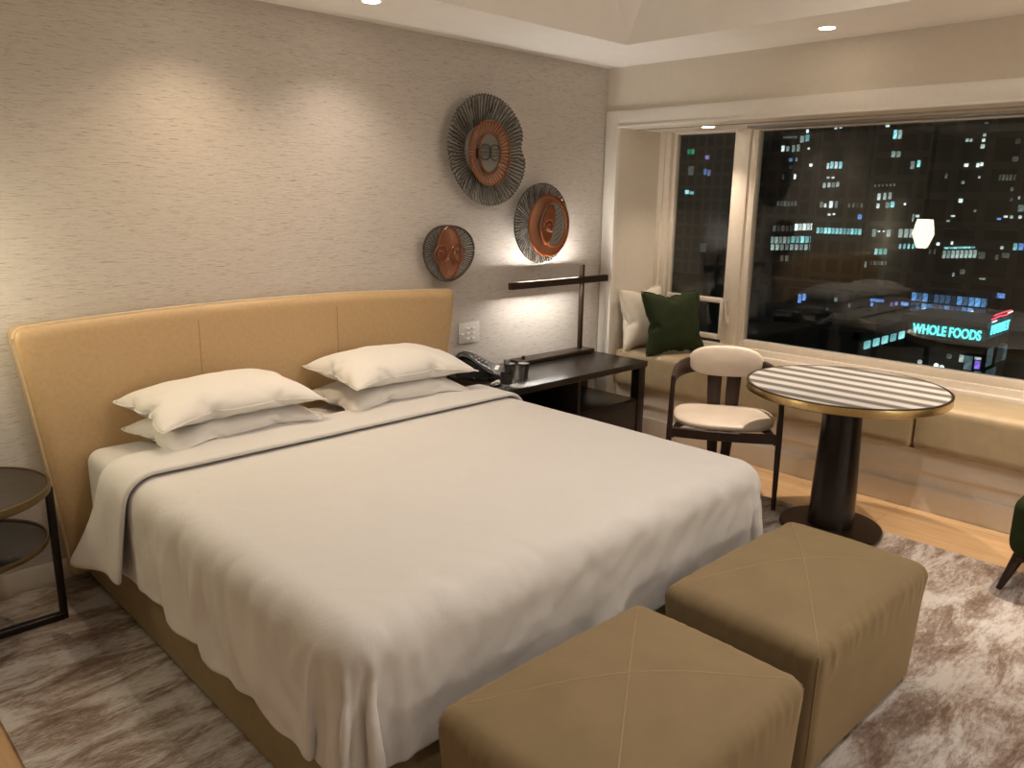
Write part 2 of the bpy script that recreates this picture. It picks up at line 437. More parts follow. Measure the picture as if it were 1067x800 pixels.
bx(bm, 4.75, 4.84, 2.705, 2.79, .6, 2.062, .004); bx(bm, 4.76, 4.84, 2.70, 2.82, .6, 2.062, .004)
bx(bm, 4.74, 4.84, -1.0, 3.39, .55, .652, .004)
bx(bm, 4.70, 4.76, -1.0, 3.39, .55, .612, .004)
bx(bm, 4.77, 4.84, -1.0, 3.39, 2.055, 2.075, .002)
bx(bm, 4.77, 4.84, -1.05, -.99, .6, 2.06, .002)
struct(bm_obj('trim_4', bm, M['frame']))
S('wall_outer', 4.79, 4.88, -1.0, 3.39, -.1, .62, M['paint'])

# rug
bm = bmesh.new(); bx(bm, .37, 3.9, -3.0, 3.47, .0005, .012, .004)
tag(bm_obj('rug', bm, M['rug']), 'large distressed grey and brown rug covering the floor under the bed', 'rug')

# ------------------------------------------------------------------ cloth helper
def settle(verts, faces, colliders, frames=50, mass=.25, bend=.3, tens=12, pressure=None, grav=1.0, quality=6, fric=12, dist=.008, vel=1.0, thick_col=.01, selfc=False):
    me = bpy.data.meshes.new('cloth'); me.from_pydata(verts, [], faces); me.update()
    o = bpy.data.objects.new('cloth', me); COL.objects.link(o); tmp = [o]
    for cm in colliders:
        c = bpy.data.objects.new('collider', cm); COL.objects.link(c); tmp.append(c)
        c.modifiers.new('Collision', 'COLLISION'); c.collision.thickness_outer = thick_col; c.collision.cloth_friction = fric
    cl = o.modifiers.new('Cloth', 'CLOTH'); s = cl.settings
    s.quality = quality; s.mass = mass; s.tension_stiffness = tens; s.compression_stiffness = tens; s.shear_stiffness = tens*.4; s.bending_stiffness = bend
    s.air_damping = vel; s.effector_weights.gravity = grav
    cl.collision_settings.distance_min = dist; cl.collision_settings.collision_quality = 3; cl.collision_settings.use_self_collision = selfc
    cl.collision_settings.self_distance_min = .008
    if pressure:
        s.use_pressure = True; s.uniform_pressure_force = pressure
    cl.point_cache.frame_start = 1; cl.point_cache.frame_end = frames
    f0 = SC.frame_current
    for f in range(1, frames+1): SC.frame_set(f)
    ev = o.evaluated_get(bpy.context.evaluated_depsgraph_get())
    res = bpy.data.meshes.new_from_object(ev)
    SC.frame_set(f0)
    for t in tmp: bpy.data.objects.remove(t)
    return res

def rounded_box_mesh(x0, x1, y0, y1, z0, z1, r, seg=4, sub=0):
    bm = bmesh.new(); bx(bm, x0, x1, y0, y1, z0, z1, r, seg); bmesh.ops.triangulate(bm, faces=bm.faces)
    bmesh.ops.recalc_face_normals(bm, faces=bm.faces)
    me = bpy.data.meshes.new('c'); bm.to_mesh(me); bm.free(); return me

def finish(me, name, mat, parent=None, thick=0, sub=1, off=0):
    o = mesh_obj(name, me, mat, parent, smooth=4)
    if thick:
        s = o.modifiers.new('Solidify', 'SOLIDIFY'); s.thickness = thick; s.offset = off
    if sub:
        s = o.modifiers.new('Subsurf', 'SUBSURF'); s.levels = sub; s.render_levels = sub
    return o

# ------------------------------------------------------------------ bed
BX0, BX1, BY0, BY1 = .865, 2.705, 1.40, 3.40
bed = thing('bed', 'king bed with flared tan leather headboard and olive platform base', 'bed', (1.785, 2.4, 0))
def rel(o, p):     # parent o built in world space to p without moving it
    o.data.transform(Matrix.Translation(-p.location)); o.parent = p; return o
rel(box('platform', BX0, BX1, BY0, BY1, .03, .27, M['plat'], None, .02, 3), bed)
rel(box('plinth', BX0+.05, BX1-.05, BY0+.06, BY1, .012, .04, M['blackmetal'], None), bed)
# headboard: trapezoid with soft corners, slightly dished
def hb_half(z):    # half width at height z
    t = max(0, min(1, z/1.12)); return .975+.115*t**1.15
def hb_face(x):
    return 3.435-.055*abs((x-1.785)/1.09)**2.6
NX, NZ = 64, 34
bm = bmesh.new()
HT = 1.122
def hb_top(x):
    u = (x-1.785)/1.09; return HT-.028*u*u
def hb_pt(u, w):      # u in -1..1, w in 0..1
    z = .05+w*1.0
    # rounded upper corners
    half = hb_half(w*HT); x = 1.785+u*half
    z = .05+(hb_top(x)-.05)*w
    k = max(0, abs(u)-.955)/.045; kz = max(0, w-.955)/.045
    q = min(1, math.hypot(k, kz))
    if k > 0 and kz > 0:
        m = max(k, kz)/math.hypot(k, kz)
        x = 1.785+math.copysign(1, u)*half*(.955+.045*k*m); z = .05+(hb_top(x)-.05)*(.955+.045*kz*m)
    e = max(k, kz); return x, z, e
F, B = {}, {}
for i in range(NX+1):
    for j in range(NZ+1):
        u = i/NX*2-1; u = math.copysign(1-(1-abs(u))**1.25, u); w = 1-(1-j/NZ)**1.35
        x, z, e = hb_pt(u, w)
        F[i, j] = bm.verts.new((x, hb_face(x)+.022*e**3, z)); B[i, j] = bm.verts.new((x, 3.488, z))
for i in range(NX):
    for j in range(NZ):
        bm.faces.new((F[i, j], F[i+1, j], F[i+1, j+1], F[i, j+1])); bm.faces.new((B[i, j], B[i, j+1], B[i+1, j+1], B[i+1, j]))
edge = [(i, 0) for i in range(NX)]+[(NX, j) for j in range(NZ)]+[(i, NZ) for i in range(NX, 0, -1)]+[(0, j) for j in range(NZ, 0, -1)]
for p, q in zip(edge, edge[1:]+edge[:1]): bm.faces.new((F[p], F[q], B[q], B[p]))
rim = [F[p].co.copy() for p in edge if p[1] > 0 or p[0] in (0, NX)]
hbd = rel(bm_obj('headboard', bm, M['tan'], smooth=rad(50)), bed)
rimp = [Vector((r.x, r.y+.004, r.z)) for r in [F_co for F_co in rim]]
# order: right side up, along the top, left side down
pp = rel(sweep_obj('piping', rimp, .012, .012, M['piping'], n=8), bed); pp.parent = hbd
for xs in (1.42, 2.125):
    s = sweep_obj('seam', [(xs, hb_face(xs)+.0005, z) for z in [.3+.04*k for k in range(20)]], .004, .004, M['tanseam'], n=6); rel(s, bed); s.parent = hbd

mt = rounded_box_mesh(.892, 2.678, 1.44, 3.395, .272, .585, .055, 5)
mattress = mesh_obj('mattress', mt.copy(), M['linen'], smooth=rad(60)); tag(mattress, 'thick mattress in a white fitted sheet on the bed platform', 'mattress')

# duvet
def grid(x0, x1, y0, y1, z, n, m, jig=.002):
    V = []; Fc = []
    for j in range(m+1):
        for i in range(n+1):
            x = x0+(x1-x0)*i/n; y = y0+(y1-y0)*j/m
            V.append((x, y, z+jig*fbm(x*9, y*9, 3)))
    for j in range(m):
        for i in range(n):
            k = j*(n+1)+i; Fc.append((k, k+1, k+n+2, k+n+1))
    return V, Fc
plat_c = rounded_box_mesh(BX0-.004, BX1+.004, BY0-.004, 3.45, .0, .27, .02, 3)
mat_c = rounded_box_mesh(.872, 2.735, 1.405, 3.42, .15, .60, .065, 6)
flo_c = rounded_box_mesh(-.5, 3.6, .3, 3.6, -.2, .012, .01, 1)
V, Fc = grid(.862-.325, 2.735+.33, 1.40-.325, 2.99, .625, 128, 98, .010)
duv = settle(V, Fc, [plat_c, mat_c, flo_c], frames=64, mass=.35, bend=.025, tens=14, quality=7, fric=25, dist=.006, vel=1.2)
def rumple(me, amp=1.0):
    me.update(); nrm = [v.normal.copy() for v in me.vertices]
    for v, n in zip(me.vertices, nrm):
        c = v.co; up = abs(n.z); side = max(0, min(1, (.97-up)/.35))
        foot = max(0, min(1, (1.75-c.y)/.35)); lft = max(0, min(1, (1.15-c.x)/.25))
        # slack catenary folds on the left flank sagging towards the foot corner
        s = c.y*1.0+c.z*1.6
        r_ = math.hypot(c.y-1.35, (.60-c.z)*1.35); a_ = math.atan2(.60-c.z, c.y-1.35)
        left = side*max(0, min(1, (1.0-c.x)/.1))
        nn = fbm(r_*7.5+a_*.7, a_*1.0+r_*.5, 1.7, 2); rg = nn+.9*(1-min(1, abs(fbm(r_*8.5-a_*.5, a_*1.2, 6.2, 1))*2.0))
        d = .030*left*rg*max(.25, min(1, (.62-c.z)/.2))*max(.35, min(1, (2.75-c.y)/.5))*max(0, min(1, (c.y-1.48)/.3))+.0035*side*fbm(c.y*15+c.x*13+c.z*6, c.z*5, 4, 4)
        # crumples fanning over the foot edge
        q = c.x*.8+c.y*.9
        e = max(0, 1-abs(c.y-1.42)/.30)
        d += .012*foot*fbm(c.x*9-c.z*6+c.y*5, c.y*4+c.z*8, 9, 4)*(.35+.65*e)
        d += .0016*up*fbm(c.x*3.2, c.y*3.2, 3, 3)
        v.co = c+n*d*amp
    me.update()
rumple(duv)
duvet = finish(duv.copy(), 'duvet', M['linen'], None, .010, 1, 1)
tag(duvet, 'white duvet draped over the bed and hanging down its sides', 'duvet')
# turned-back band of the duvet at the head
V, Fc = grid(.862-.36, 2.735+.34, 2.735, 3.0, .665, 110, 13, .006)
band = settle(V, Fc, [plat_c, mat_c, duv.copy(), flo_c], frames=56, mass=.45, bend=.5, tens=16, quality=7, fric=30, dist=.012, vel=1.5, thick_col=.014)
for v in band.vertices:
    c = v.co
    if c.x < .9:
        t = max(0, min(1, (.55-c.z)/.28)); h_ = max(0, min(1, (c.y-2.70)/.27))
        c.x -= .075*t*t*h_+.02*t*sin(c.y*28); c.y += .05*t*h_
fold = finish(band, 'turned_back_fold', M['linen'], duvet, .019, 1, .3)

# ------------------------------------------------------------------ pillows
def pillow_mesh(L, Wd, thick, seed, n=30, m=20, press=7.0):
    V, Fc = [], []; idx = {}
    for side in (1, -1):
        for j in range(m+1):
            for i in range(n+1):
                b = i in (0, n) or j in (0, m)
                if b and side == -1: idx[side, i, j] = idx[1, i, j]; continue
                u_, w_ = i/n*2-1, j/m*2-1
                x = u_*L/2*(1+.045*(1-w_*w_)); y = w_*Wd/2*(1+.055*(1-u_*u_))
                k = abs(u_*w_)**7; x *= 1-.012*k; y *= 1-.012*k
                z = 0 if b else side*(.012+.006*fbm(x*8+seed, y*8, side))
                idx[side, i, j] = len(V); V.append((x, y, z))
        for j in range(m):
            for i in range(n):
                q = (idx[side, i, j], idx[side, i+1, j], idx[side, i+1, j+1], idx[side, i, j+1]); Fc.append(q if side == 1 else q[::-1])
    me = settle(V, Fc, [], frames=26, mass=.2, bend=.08, tens=14, pressure=press, grav=0, quality=6, vel=4)
    rim = [idx[1, i, 0] for i in range(n)]+[idx[1, n, j] for j in range(m)]+[idx[1, i, m] for i in range(n, 0, -1)]+[idx[1, 0, j] for j in range(m, 0, -1)]
    co = [v.co.copy() for v in me.vertices]
    ex = [max(abs(c[k]) for c in co) for k in range(3)]
    for v in me.vertices:
        c = v.co
        v.co = (c.x*L/2/ex[0], c.y*Wd/2/ex[1], c.z*thick/2/ex[2])
    return me, rim
def tube_on(me, rim, r, name, mat, parent):
    return sweep_obj(name, [me.vertices[i].co.copy() for i in rim], r, r, mat, parent, closed=True, n=6)
pm, prim = pillow_mesh(.70, .50, .17, 1.3)
def pillow(x, y, z, rz, tx, ty, sz, label, mirror=1, sx=1, sy=1):
    me = pm.copy()
    for v in me.vertices:
        c = v.co
        zz = c.z*sz*(1 if c.z > 0 else .8)
        u, w_ = c.x/.35, c.y/.25
        d = .005*fbm(c.x*11+x*3, c.y*11+z*5, 2, 3)+.0028*min(1, (abs(w_)+abs(u))*.7)**3*fbm(c.x*34+c.y*20+z*9, c.y*6-c.x*5, x, 2)
        droop = -.022*(u*u*u*u)*(1 if abs(u) > .5 else 1)
        v.co = (c.x*mirror*sx, c.y*sy, zz+d*(1 if abs(c.z) > .01 else .3)+droop)
    if mirror < 0: me.flip_normals()
    o = finish(me, 'pillow', M['linen2'], None, 0, 1); o.location = (x, y, z); o.rotation_euler = (tx, ty, rz)
    tag(o, label, 'pillow', 'bed pillows')
    tube_on(me, prim, .007, 'piping', M['linen2'], o)
    return o
pillow(1.40, 3.15, .665, rad(3), 0, 0, .80, 'flatter white pillow at the bottom of the left pair, on the mattress', 1, 1, .98)
pillow(1.375, 3.145, .775, rad(1), rad(3), rad(-1), .95, 'plump white pillow on top of the left pair of pillows', -1)
pillow(2.245, 3.16, .665, rad(-2), 0, 0, .82, 'flatter white pillow at the bottom of the right pair, beside the black phone', -1, 1, .98)
pillow(2.26, 3.16, .785, rad(-1), rad(3), rad(1), 1.05, 'plump white pillow on top of the right pair of pillows', 1, 1.02)
# ------------------------------------------------------------------ ottomans
def ottoman(cx, cy, hx, hy, h, label, rot=0, seed=0):
    root = thing('ottoman', label, 'ottoman', (cx, cy, .012), rot, 'velvet ottomans at the foot of the bed')
    n = 72; bm = bmesh.new(); bmesh.ops.create_cube(bm, size=2)
    bmesh.ops.subdivide_edges(bm, edges=list(bm.edges), cuts=n, use_grid_fill=True)
    r = .042
    def dome(x, y): return .052*(1-(x/hx)**2)*(1-(y/hy)**2)
    for v in bm.verts:
        p = Vector((math.copysign(1-(1-abs(v.co.x))**1.5, v.co.x)*hx, math.copysign(1-(1-abs(v.co.y))**1.5, v.co.y)*hy, (math.copysign(1-(1-abs(v.co.z))**1.5, v.co.z)+1)/2*h))
        # round the box: clamp to an inner box and push out by r
        q = Vector((max(-hx+r, min(hx-r, p.x)), max(-hy+r, min(hy-r, p.y)), max(r, min(h-r, p.z))))
        d = p-q
        if d.length > 1e-6: p = q+d.normalized()*r
        u, w_, t = p.x/hx, p.y/hy, p.z/h
        bulge = 1+.030*sin(pi*min(1, max(0, t)))**.8
        # sides lean in a little towards the floor, faces belly out
        taper = .955+.045*min(1, t*1.25)
        px = p.x*taper*(1+.022*(1-w_*w_)*sin(pi*t)); py = p.y*taper*(1+.030*(1-u*u)*sin(pi*t))
        pz = p.z
        if t > .55: pz += dome(p.x, p.y)*((t-.55)/.45)
        side = max(abs(u), abs(w_))
        if side > .93 and t > .45:      # gathers below the top edge
            k = max(0, 1-abs(t-.90)/.20); s_ = p.x if abs(w_) > abs(u) else p.y
            g_ = .009*k*fbm(s_*30+seed, t*1.5, seed, 2)
            px += math.copysign(g_, u)*abs(u); py += math.copysign(g_, w_)*abs(w_)
        v.co = (px, py, pz)
    o = bm_obj('body', bm, M['velvet'], root, smooth=4)
    me = o.data; bv = BVHTree.FromPolygons([v.co for v in me.vertices], [p.vertices for p in me.polygons])
    for s in (1, -1):
        pts = []
        for k in range(41):
            t = k/40*2-1; hit = bv.ray_cast(Vector((t*(hx-.012), s*t*(hy-.012), 2)), Vector((0, 0, -1)))
            if hit[0]: pts.append(hit[0]+Vector((0, 0, .0003)))
        sweep_obj('seam', pts, .005, .003, M['velvetseam'], root, n=6)
    for sx in (1, -1):
        for sy in (1, -1):
            pts = []
            for k in range(25):
                z = .03+(h-.06)*k/24
                hit = bv.ray_cast(Vector((sx*hx*2, sy*hy*2, z)), Vector((-sx*hx, -sy*hy, 0)).normalized())
                if hit[0]: pts.append(hit[0])
            sweep_obj('seam', pts, .005, .005, M['velvetseam'], root, n=6)
    return root
ottoman(2.305, 1.005, .395, .255, .43, 'tan velvet ottoman nearer the striped table', rad(-1), 0)
ottoman(1.39, 1.0, .385, .27, .43, 'tan velvet ottoman farther from the striped table, at the foot corner of the bed', rad(-1), 7)

# ------------------------------------------------------------------ nightstand on the left
ns = thing('nightstand', 'round stone-topped bedside table with brass rim and dark frame', 'nightstand', (.41, 3.17, .012))
lathe_obj('table_top', [(0, .532), (.286, .532), (.288, .556), (.284, .56), (0, .56)], M['stone'], ns, 72, cap=False)
lathe_obj('rim', [(.284, .538), (.294, .538), (.296, .545), (.295, .564), (.287, .564), (.284, .538)], M['bronze2'], ns, 72, cap=False)
lathe_obj('shelf', [(0, .345), (.262, .345), (.264, .356), (0, .357)], M['shelfglass'], ns, 72, cap=False)
lathe_obj('shelf_rim', [(.262, .343), (.270, .343), (.272, .352), (.270, .362), (.264, .362), (.262, .343)], M['bronze2'], ns, 72, cap=False)
for s in (1, -1):
    sweep_obj('leg', [(s*.285, -.035, 0), (s*.285, -.035, .53)], .026, .026, M['blackmetal'], ns, square=True)
bm = bmesh.new(); sweep(bm, [(-.285, -.035, .014), (.285, -.035, .014)], .03, .028, square=True)
bm_obj('foot_bar', bm, M['blackmetal'], ns)

# ------------------------------------------------------------------ pendant lantern over the nightstand (seen mirrored in the glass)
pd = thing('pendant_lamp', 'glowing faceted opal pendant lantern hanging over the bedside table', 'lamp', (.30, 3.12, 1.14))
bm = bmesh.new(); lathe(bm, [(.055, 0), (.113, .15), (.08, .31), (.05, .31)], 6)
bm_obj('lamp_shade', bm, M['lantern'], pd, smooth=None)
lathe_obj('cap', [(0, .31), (.06, .31), (.06, .325), (.015, .34), (0, .34)], M['blackmetal'], pd, 24, cap=False)
for s in (-.03, .03):
    lathe_obj('rod', [(.006, .33), (.006, ZC-1.16)], M['blackmetal'], pd, 10, c=(s, 0, 0))
lathe_obj('ceiling_plate', [(0, ZC-1.17), (.07, ZC-1.17), (.07, ZC-1.142), (0, ZC-1.142)], M['blackmetal'], pd, 32, cap=False)

# ------------------------------------------------------------------ console beside the bed
cs = thing('console_desk', 'dark espresso wooden console beside the bed with open bay and drawers', 'desk', (3.42, 3.2, .0))
def C_(name, *a, **k):
    par = k.pop('parent', cs); o = box(name, *a, M[k.pop('mat', 'dark')], None, k.pop('bev', .003)); return rel(o, cs) if par is cs else sub(o, par)
def sub(o, par):
    rel(o, cs); o.parent = par; return o
C_('desk_top', 2.835, 4.085, 2.925, 3.484, .562, .60)
for (x, y) in ((2.872, 2.965), (4.045, 2.965), (2.872, 3.44), (4.045, 3.44)):
    C_('leg', x-.032, x+.032, y-.032, y+.032, .012 if x < 3.9 else 0.0, .563)
C_('divider_panel', 3.44, 3.465, 2.95, 3.47, .05, .563)
C_('drawer_case', 3.465, 4.014, 2.955, 3.47, .05, .345)
dr = C_('drawer', 3.475, 4.008, 2.938, 2.956, .06, .352)
sub(box('handle', 3.66, 3.90, 2.932, 2.939, .318, .326, M['blackmetal'], None, .001), dr)
C_('case_top', 3.465, 4.014, 2.95, 3.47, .345, .36)
C_('back_panel', 2.90, 3.44, 3.45, 3.468, .05, .563)
C_('bay_shelf', 2.90, 3.44, 2.96, 3.45, .30, .325)
dl = C_('drawer', 2.905, 3.435, 2.942, 2.962, .06, .30)
sub(box('handle', 3.02, 3.26, 2.936, 2.943, .268, .276, M['blackmetal'], None, .001), dl)

# desk lamp with horizontal LED bar
lamp = thing('desk_lamp', 'dark bronze desk lamp with a long horizontal light bar crossing its post', 'lamp', (3.70, 3.39, .60))
box('base', -.355, .345, -.055, .055, 0, .028, M['bronze'], lamp, .004)
box('post', .255, .281, .0, .026, .026, .585, M['bronze'], lamp, .003)
bm = bmesh.new()
bx(bm, -.415, .485, -.028, .0, .482, .496); bx(bm, -.415, .485, -.030, -.026, .468, .509); bx(bm, -.415, .485, -.002, .002, .468, .509)
bx(bm, -.417, -.411, -.030, .002, .468, .509); bx(bm, .481, .487, -.030, .002, .468, .509)
arm = bm_obj('light_bar', bm, M['bronze'], lamp)
box('diffuser', -.40, .24, -.022, -.006, .4795, .4825, M['ledbar'], arm, 0)
box('diffuser', -.30, .22, -.018, -.010, .4955, .498, M['ledup'], arm, 0)
lathe_obj('knob', [(0, .028), (.011, .028), (.011, .048), (.006, .05), (0, .05)], M['blackmetal'], lamp, 20, c=(-.29, -.01, 0), cap=False)

# telephone
ph = thing('desk_phone', 'black desk telephone with handset on the console beside the pillows', 'telephone', (2.975, 3.295, .60), rad(42)); ph.scale = (1.15, 1.15, 1.15)
bm = bmesh.new(); prism(bm, [(-.11, 0), (.10, 0), (.11, .022), (.06, .04), (-.06, .098), (-.11, .104)], -.085, .12, 'y')
for v in bm.verts: v.co = Vector((v.co.y*1.0, -v.co.x, v.co.z))
bmesh.ops.bevel(bm, geom=list(bm.edges), offset=.006, segments=2, affect='EDGES')
bm_obj('base', bm, M['blackp'], ph)
bm = bmesh.new()
hp = [(-.066, .11-.02*k, z) for k, z in enumerate((.098, .113, .114, .107, .093, .079, .064, .050, .038, .031))]
sweep(bm, hp, [.05, .054, .044, .036, .034, .034, .036, .044, .054, .048], [.03, .04, .032, .026, .024, .024, .026, .032, .04, .03], n=12)
bm_obj('handset', bm, M['blackp'], ph)
def slope_z(y):  # height of the sloped face at y
    return .0405+(y+.06)/.12*.058
bm = bmesh.new()
for i in range(3):
    for j in range(4):
        x = .006+i*.030; y = -.035+j*.020
        bx(bm, x, x+.023, y, y+.013, slope_z(y)+.004, slope_z(y)+.013, .002, 1)
bm_obj('keypad', bm, M['greyp'], ph)
bm = bmesh.new(); bx(bm, .0, .10, -.088, -.062, .0295, .0365, .001, 1); bm_obj('label_card', bm, M['paper'], ph)
cord = []
for k in range(60):
    t = k/59; cord.append((-.095-.03*sin(pi*t)+.006*cos(k*1.5), -.07+.12*t, .012+.006*sin(k*1.5)))
sweep_obj('cord', cord, .005, .005, M['blackp'], ph, n=6)

# water bottle, tumblers, cups, papers
wbz = .60
bt = thing('water_bottle', 'small clear water bottle with a black label and black cap', 'bottle', (2.878, 2.978, wbz))
lathe_obj('body', [(0, .002), (.03, 0), (.033, .006), (.033, .085), (.030, .105), (.016, .125), (.0145, .138), (0, .138)], M['water'], bt, 32, cap=False)
lathe_obj('label', [(.0334, .028), (.0337, .03), (.0337, .083), (.0334, .085)], M['blackp'], bt, 32, cap=False)
lathe_obj('cap', [(0, .136), (.0165, .136), (.017, .158), (0, .16)], M['greyp'], bt, 24, cap=False)
def tumbler(x, y, label, h=.105):
    t = thing('tumbler', label, 'glass', (x, y, wbz), 0, 'glasses and cups on the console')
    bm = bmesh.new(); n = 36; prof = [(0, .0), (.027, 0), (.033, h), (.0315, h), (.026, .012), (0, .011)]
    lathe(bm, prof, n, cap=False)
    for v in bm.verts:
        r = math.hypot(v.co.x, v.co.y)
        if r > .02 and v.co.z < h*.9:
            a = math.atan2(v.co.y, v.co.x); k = 1+.03*cos(12*a); v.co.x *= k; v.co.y *= k
    bm_obj('body', bm, M['clear'], t, smooth=rad(40))
    lathe_obj('rim', [(.0315, h-.001), (.0322, h+.0012), (.033, h-.001)], M['clear'], t, 36, cap=False)
tumbler(2.962, 2.972, 'clear glass tumbler standing beside the water bottle at the console edge')
def coaster(x, y, label):
    t = lathe_obj('coaster', [(0, 0), (.045, 0), (.046, .002), (.045, .004), (0, .004)], M['paper'], None, 32, c=(0, 0, 0), cap=False)
    t.location = (x, y, wbz); tag(t, label, 'coaster')
def cup(x, y, label):
    t = thing('coffee_cup', label, 'cup', (x, y, wbz), 0, 'glasses and cups on the console')
    lathe_obj('body', [(0, .0), (.026, 0), (.034, .085), (.032, .085), (.025, .005), (0, .004)], M['blackp'], t, 32, cap=False)
    lathe_obj('inner_lining', [(0, .0075), (.0235, .008), (.0318, .0835), (.0308, .0835)], M['paper'], t, 32, cap=False)
coaster(2.962, 2.972, 'round white paper coaster under the clear tumbler')
cup(3.07, 3.15, 'black cup with pale lining, the one nearer the telephone')
cup(3.135, 3.105, 'black cup with pale lining, the one nearer the lamp base')
nt_ = box('notepad', -.05, .05, -.035, .035, 0, .006, M['paper'], None, .001); nt_.location = (2.935, 3.09, wbz); nt_.rotation_euler = (0, 0, rad(25))
tag(nt_, 'small white notepad lying between the telephone and the water bottle', 'notepad')
rc = box('remote_control', -.045, .045, -.02, .02, 0, .014, M['blackp'], None, .006); rc.location = (2.875, 3.055, wbz); rc.rotation_euler = (0, 0, rad(20))
tag(rc, 'small black remote lying at the console edge beside the bottle', 'remote')

# switch plate
sw = thing('switch_plate', 'white light switch plate on the wall beside the headboard', 'switch', (3.06, 3.5, .818))
box('plate', -.082, .082, -.009, 0, -.062, .062, M['whitep'], sw, .003)
for i in range(3):
    for j in range(3):
        if (i, j) in ((0, 0), (0, 2)): continue
        box('button', -.058+i*.044-.012, -.058+i*.044+.016, -.013, -.008, -.036+j*.03-.006, -.036+j*.03+.007, M['paper'], sw, .002)

# ------------------------------------------------------------------ glass wall plates
def dish(bm, fr, n=180, rings=14, depth=.05, r0=.0, r1=1.0, rib=0, nr=60, c=(0, 0), zoff=0, thick=.006, bowl=2.0):
    """fr(theta)->radius; local x right, z up, y out of the wall = -depth"""
    G = []
    for side in (0, 1):
        row = []
        for k in range(rings+1):
            t = r0+(r1-r0)*k/rings; ring = []
            for i in range(n):
                th = 2*pi*i/n; R = fr(th)*t
                d = depth*(t**bowl)+zoff+(rib*cos(nr*th)*min(1, t*1.5) if rib else 0)+(thick if side == 0 else 0)
                ring.append(bm.verts.new((c[0]+R*cos(th), -d, c[1]+R*sin(th))))
            row.append(ring)
        G.append(row)
    for s in (0, 1):
        for k in range(rings):
            for i in range(n):
                q = (G[s][k][i], G[s][k][(i+1) % n], G[s][k+1][(i+1) % n], G[s][k+1][i]); bm.faces.new(q)
    for i in range(n):
        bm.faces.new((G[0][rings][i], G[0][rings][(i+1) % n], G[1][rings][(i+1) % n], G[1][rings][i]))
        if r0 > 0: bm.faces.new((G[0][0][i], G[0][0][(i+1) % n], G[1][0][(i+1) % n], G[1][0][i]))
def ell(a, b, rot=0):
    return lambda th: a*b/math.hypot(b*cos(th-rot), a*sin(th-rot))
def kidney(th):
    r = ell(.295, .30, 0)(th)*(1+.05*sin(th+.6))
    d = (th-rad(8)+pi) % (2*pi)-pi
    return r*(1-.13*math.exp(-(d/.20)**2))*(1+.03*cos(2*(th-rad(-40))))
def ring_line(fr, n, y, c=(0, 0)):
    return [(c[0]+fr(2*pi*i/n)*cos(2*pi*i/n), y, c[1]+fr(2*pi*i/n)*sin(2*pi*i/n)) for i in range(n)]
def spiral(cx, cz, r0, r1, turns, y, n=60, ph=0):
    return [(cx+(r0+(r1-r0)*k/n)*cos(ph+turns*2*pi*k/n), y, cz+(r0+(r1-r0)*k/n)*sin(ph+turns*2*pi*k/n)) for k in range(n+1)]
def wall_mount(par):
    lathe_bm = bmesh.new(); lathe(lathe_bm, [(.03, 0), (.03, .036)], 24)
    for v in lathe_bm.verts: v.co = Vector((v.co.x, -v.co.z, v.co.y))
    bm_obj('mount', lathe_bm, M['bronze'], par)
# large one
p1 = thing('glass_wall_plate', 'large kidney-shaped smoked ribbed glass plate with amber ring, highest on the wall', 'wall plate', (3.13, 3.5, 1.848), 0, 'glass wall plates')
wall_mount(p1)
bm = bmesh.new(); dish(bm, kidney, 240, 12, .045, .50, 1.0, .0028, 60, zoff=.035); bm_obj('ribbed_dish', bm, M['ribbed'], p1, smooth=4)
bm = bmesh.new()
for i in range(84):
    th = 2*pi*i/84; R = kidney(th); n_ = bmesh.new(); bmesh.ops.create_icosphere(n_, subdivisions=1, radius=.0078)
    join(bm, n_, 0, Matrix.Translation((R*cos(th), -.084, R*sin(th))))
bm_obj('beaded_rim', bm, M['bead'], p1, smooth=4)
for k in range(60):
    pass
bm = bmesh.new()
for k in range(90):
    th = 2*pi*k/90+.02*sin(k*7.1); a_, b_ = .52+.04*sin(k*3.3), .96-.05*abs(sin(k*5.7))
    P_ = [(kidney(th)*t*cos(th), -(.045*t**2+.0445), kidney(th)*t*sin(th)) for t in (a_, (a_+b_)/2, b_)]
    sweep(bm, P_, .0035, .002, up=Vector((0, 1, 0)), n=5)
o_ = bm_obj('dark_ribs', bm, M['smokedark'], p1)
e1 = ell(.155, .175, 0)
bm = bmesh.new(); dish(bm, e1, 160, 8, .028, .56, 1.0, .0015, 48, c=(.015, -.0), zoff=.05); bm_obj('amber_ring', bm, M['amberrib'], p1, smooth=4)
sweep_obj('ring_edge', ring_line(e1, 100, -.088, (.015, 0)), .011, .011, M['amberdark'], p1, closed=True, n=6)
e1b = ell(.082, .112, 0)
bm = bmesh.new(); dish(bm, e1b, 120, 6, .02, 0, 1.0, 0, 1, c=(.018, .0), zoff=.055); bm_obj('centre_lens', bm, M['pale'], p1, smooth=4)
sweep_obj('ring_edge', ring_line(e1b, 80, -.086, (.018, 0)), .010, .010, M['amberdark'], p1, closed=True, n=6)
for s in (-1, 1):
    bm = bmesh.new(); sweep(bm, ring_line(ell(.042, .042), 40, -.086, (.018+s*.038, .004)), .008, .008, closed=True, n=6)
    for q in (-.018, 0, .018):
        L_ = math.sqrt(.04**2-q*q); sweep(bm, [(.018+s*.038-L_, -.085, .004+q), (.018+s*.038+L_, -.085, .004+q)], .005, .005, n=5)
    bm_obj('round_swirl', bm, M['smokedark'], p1)
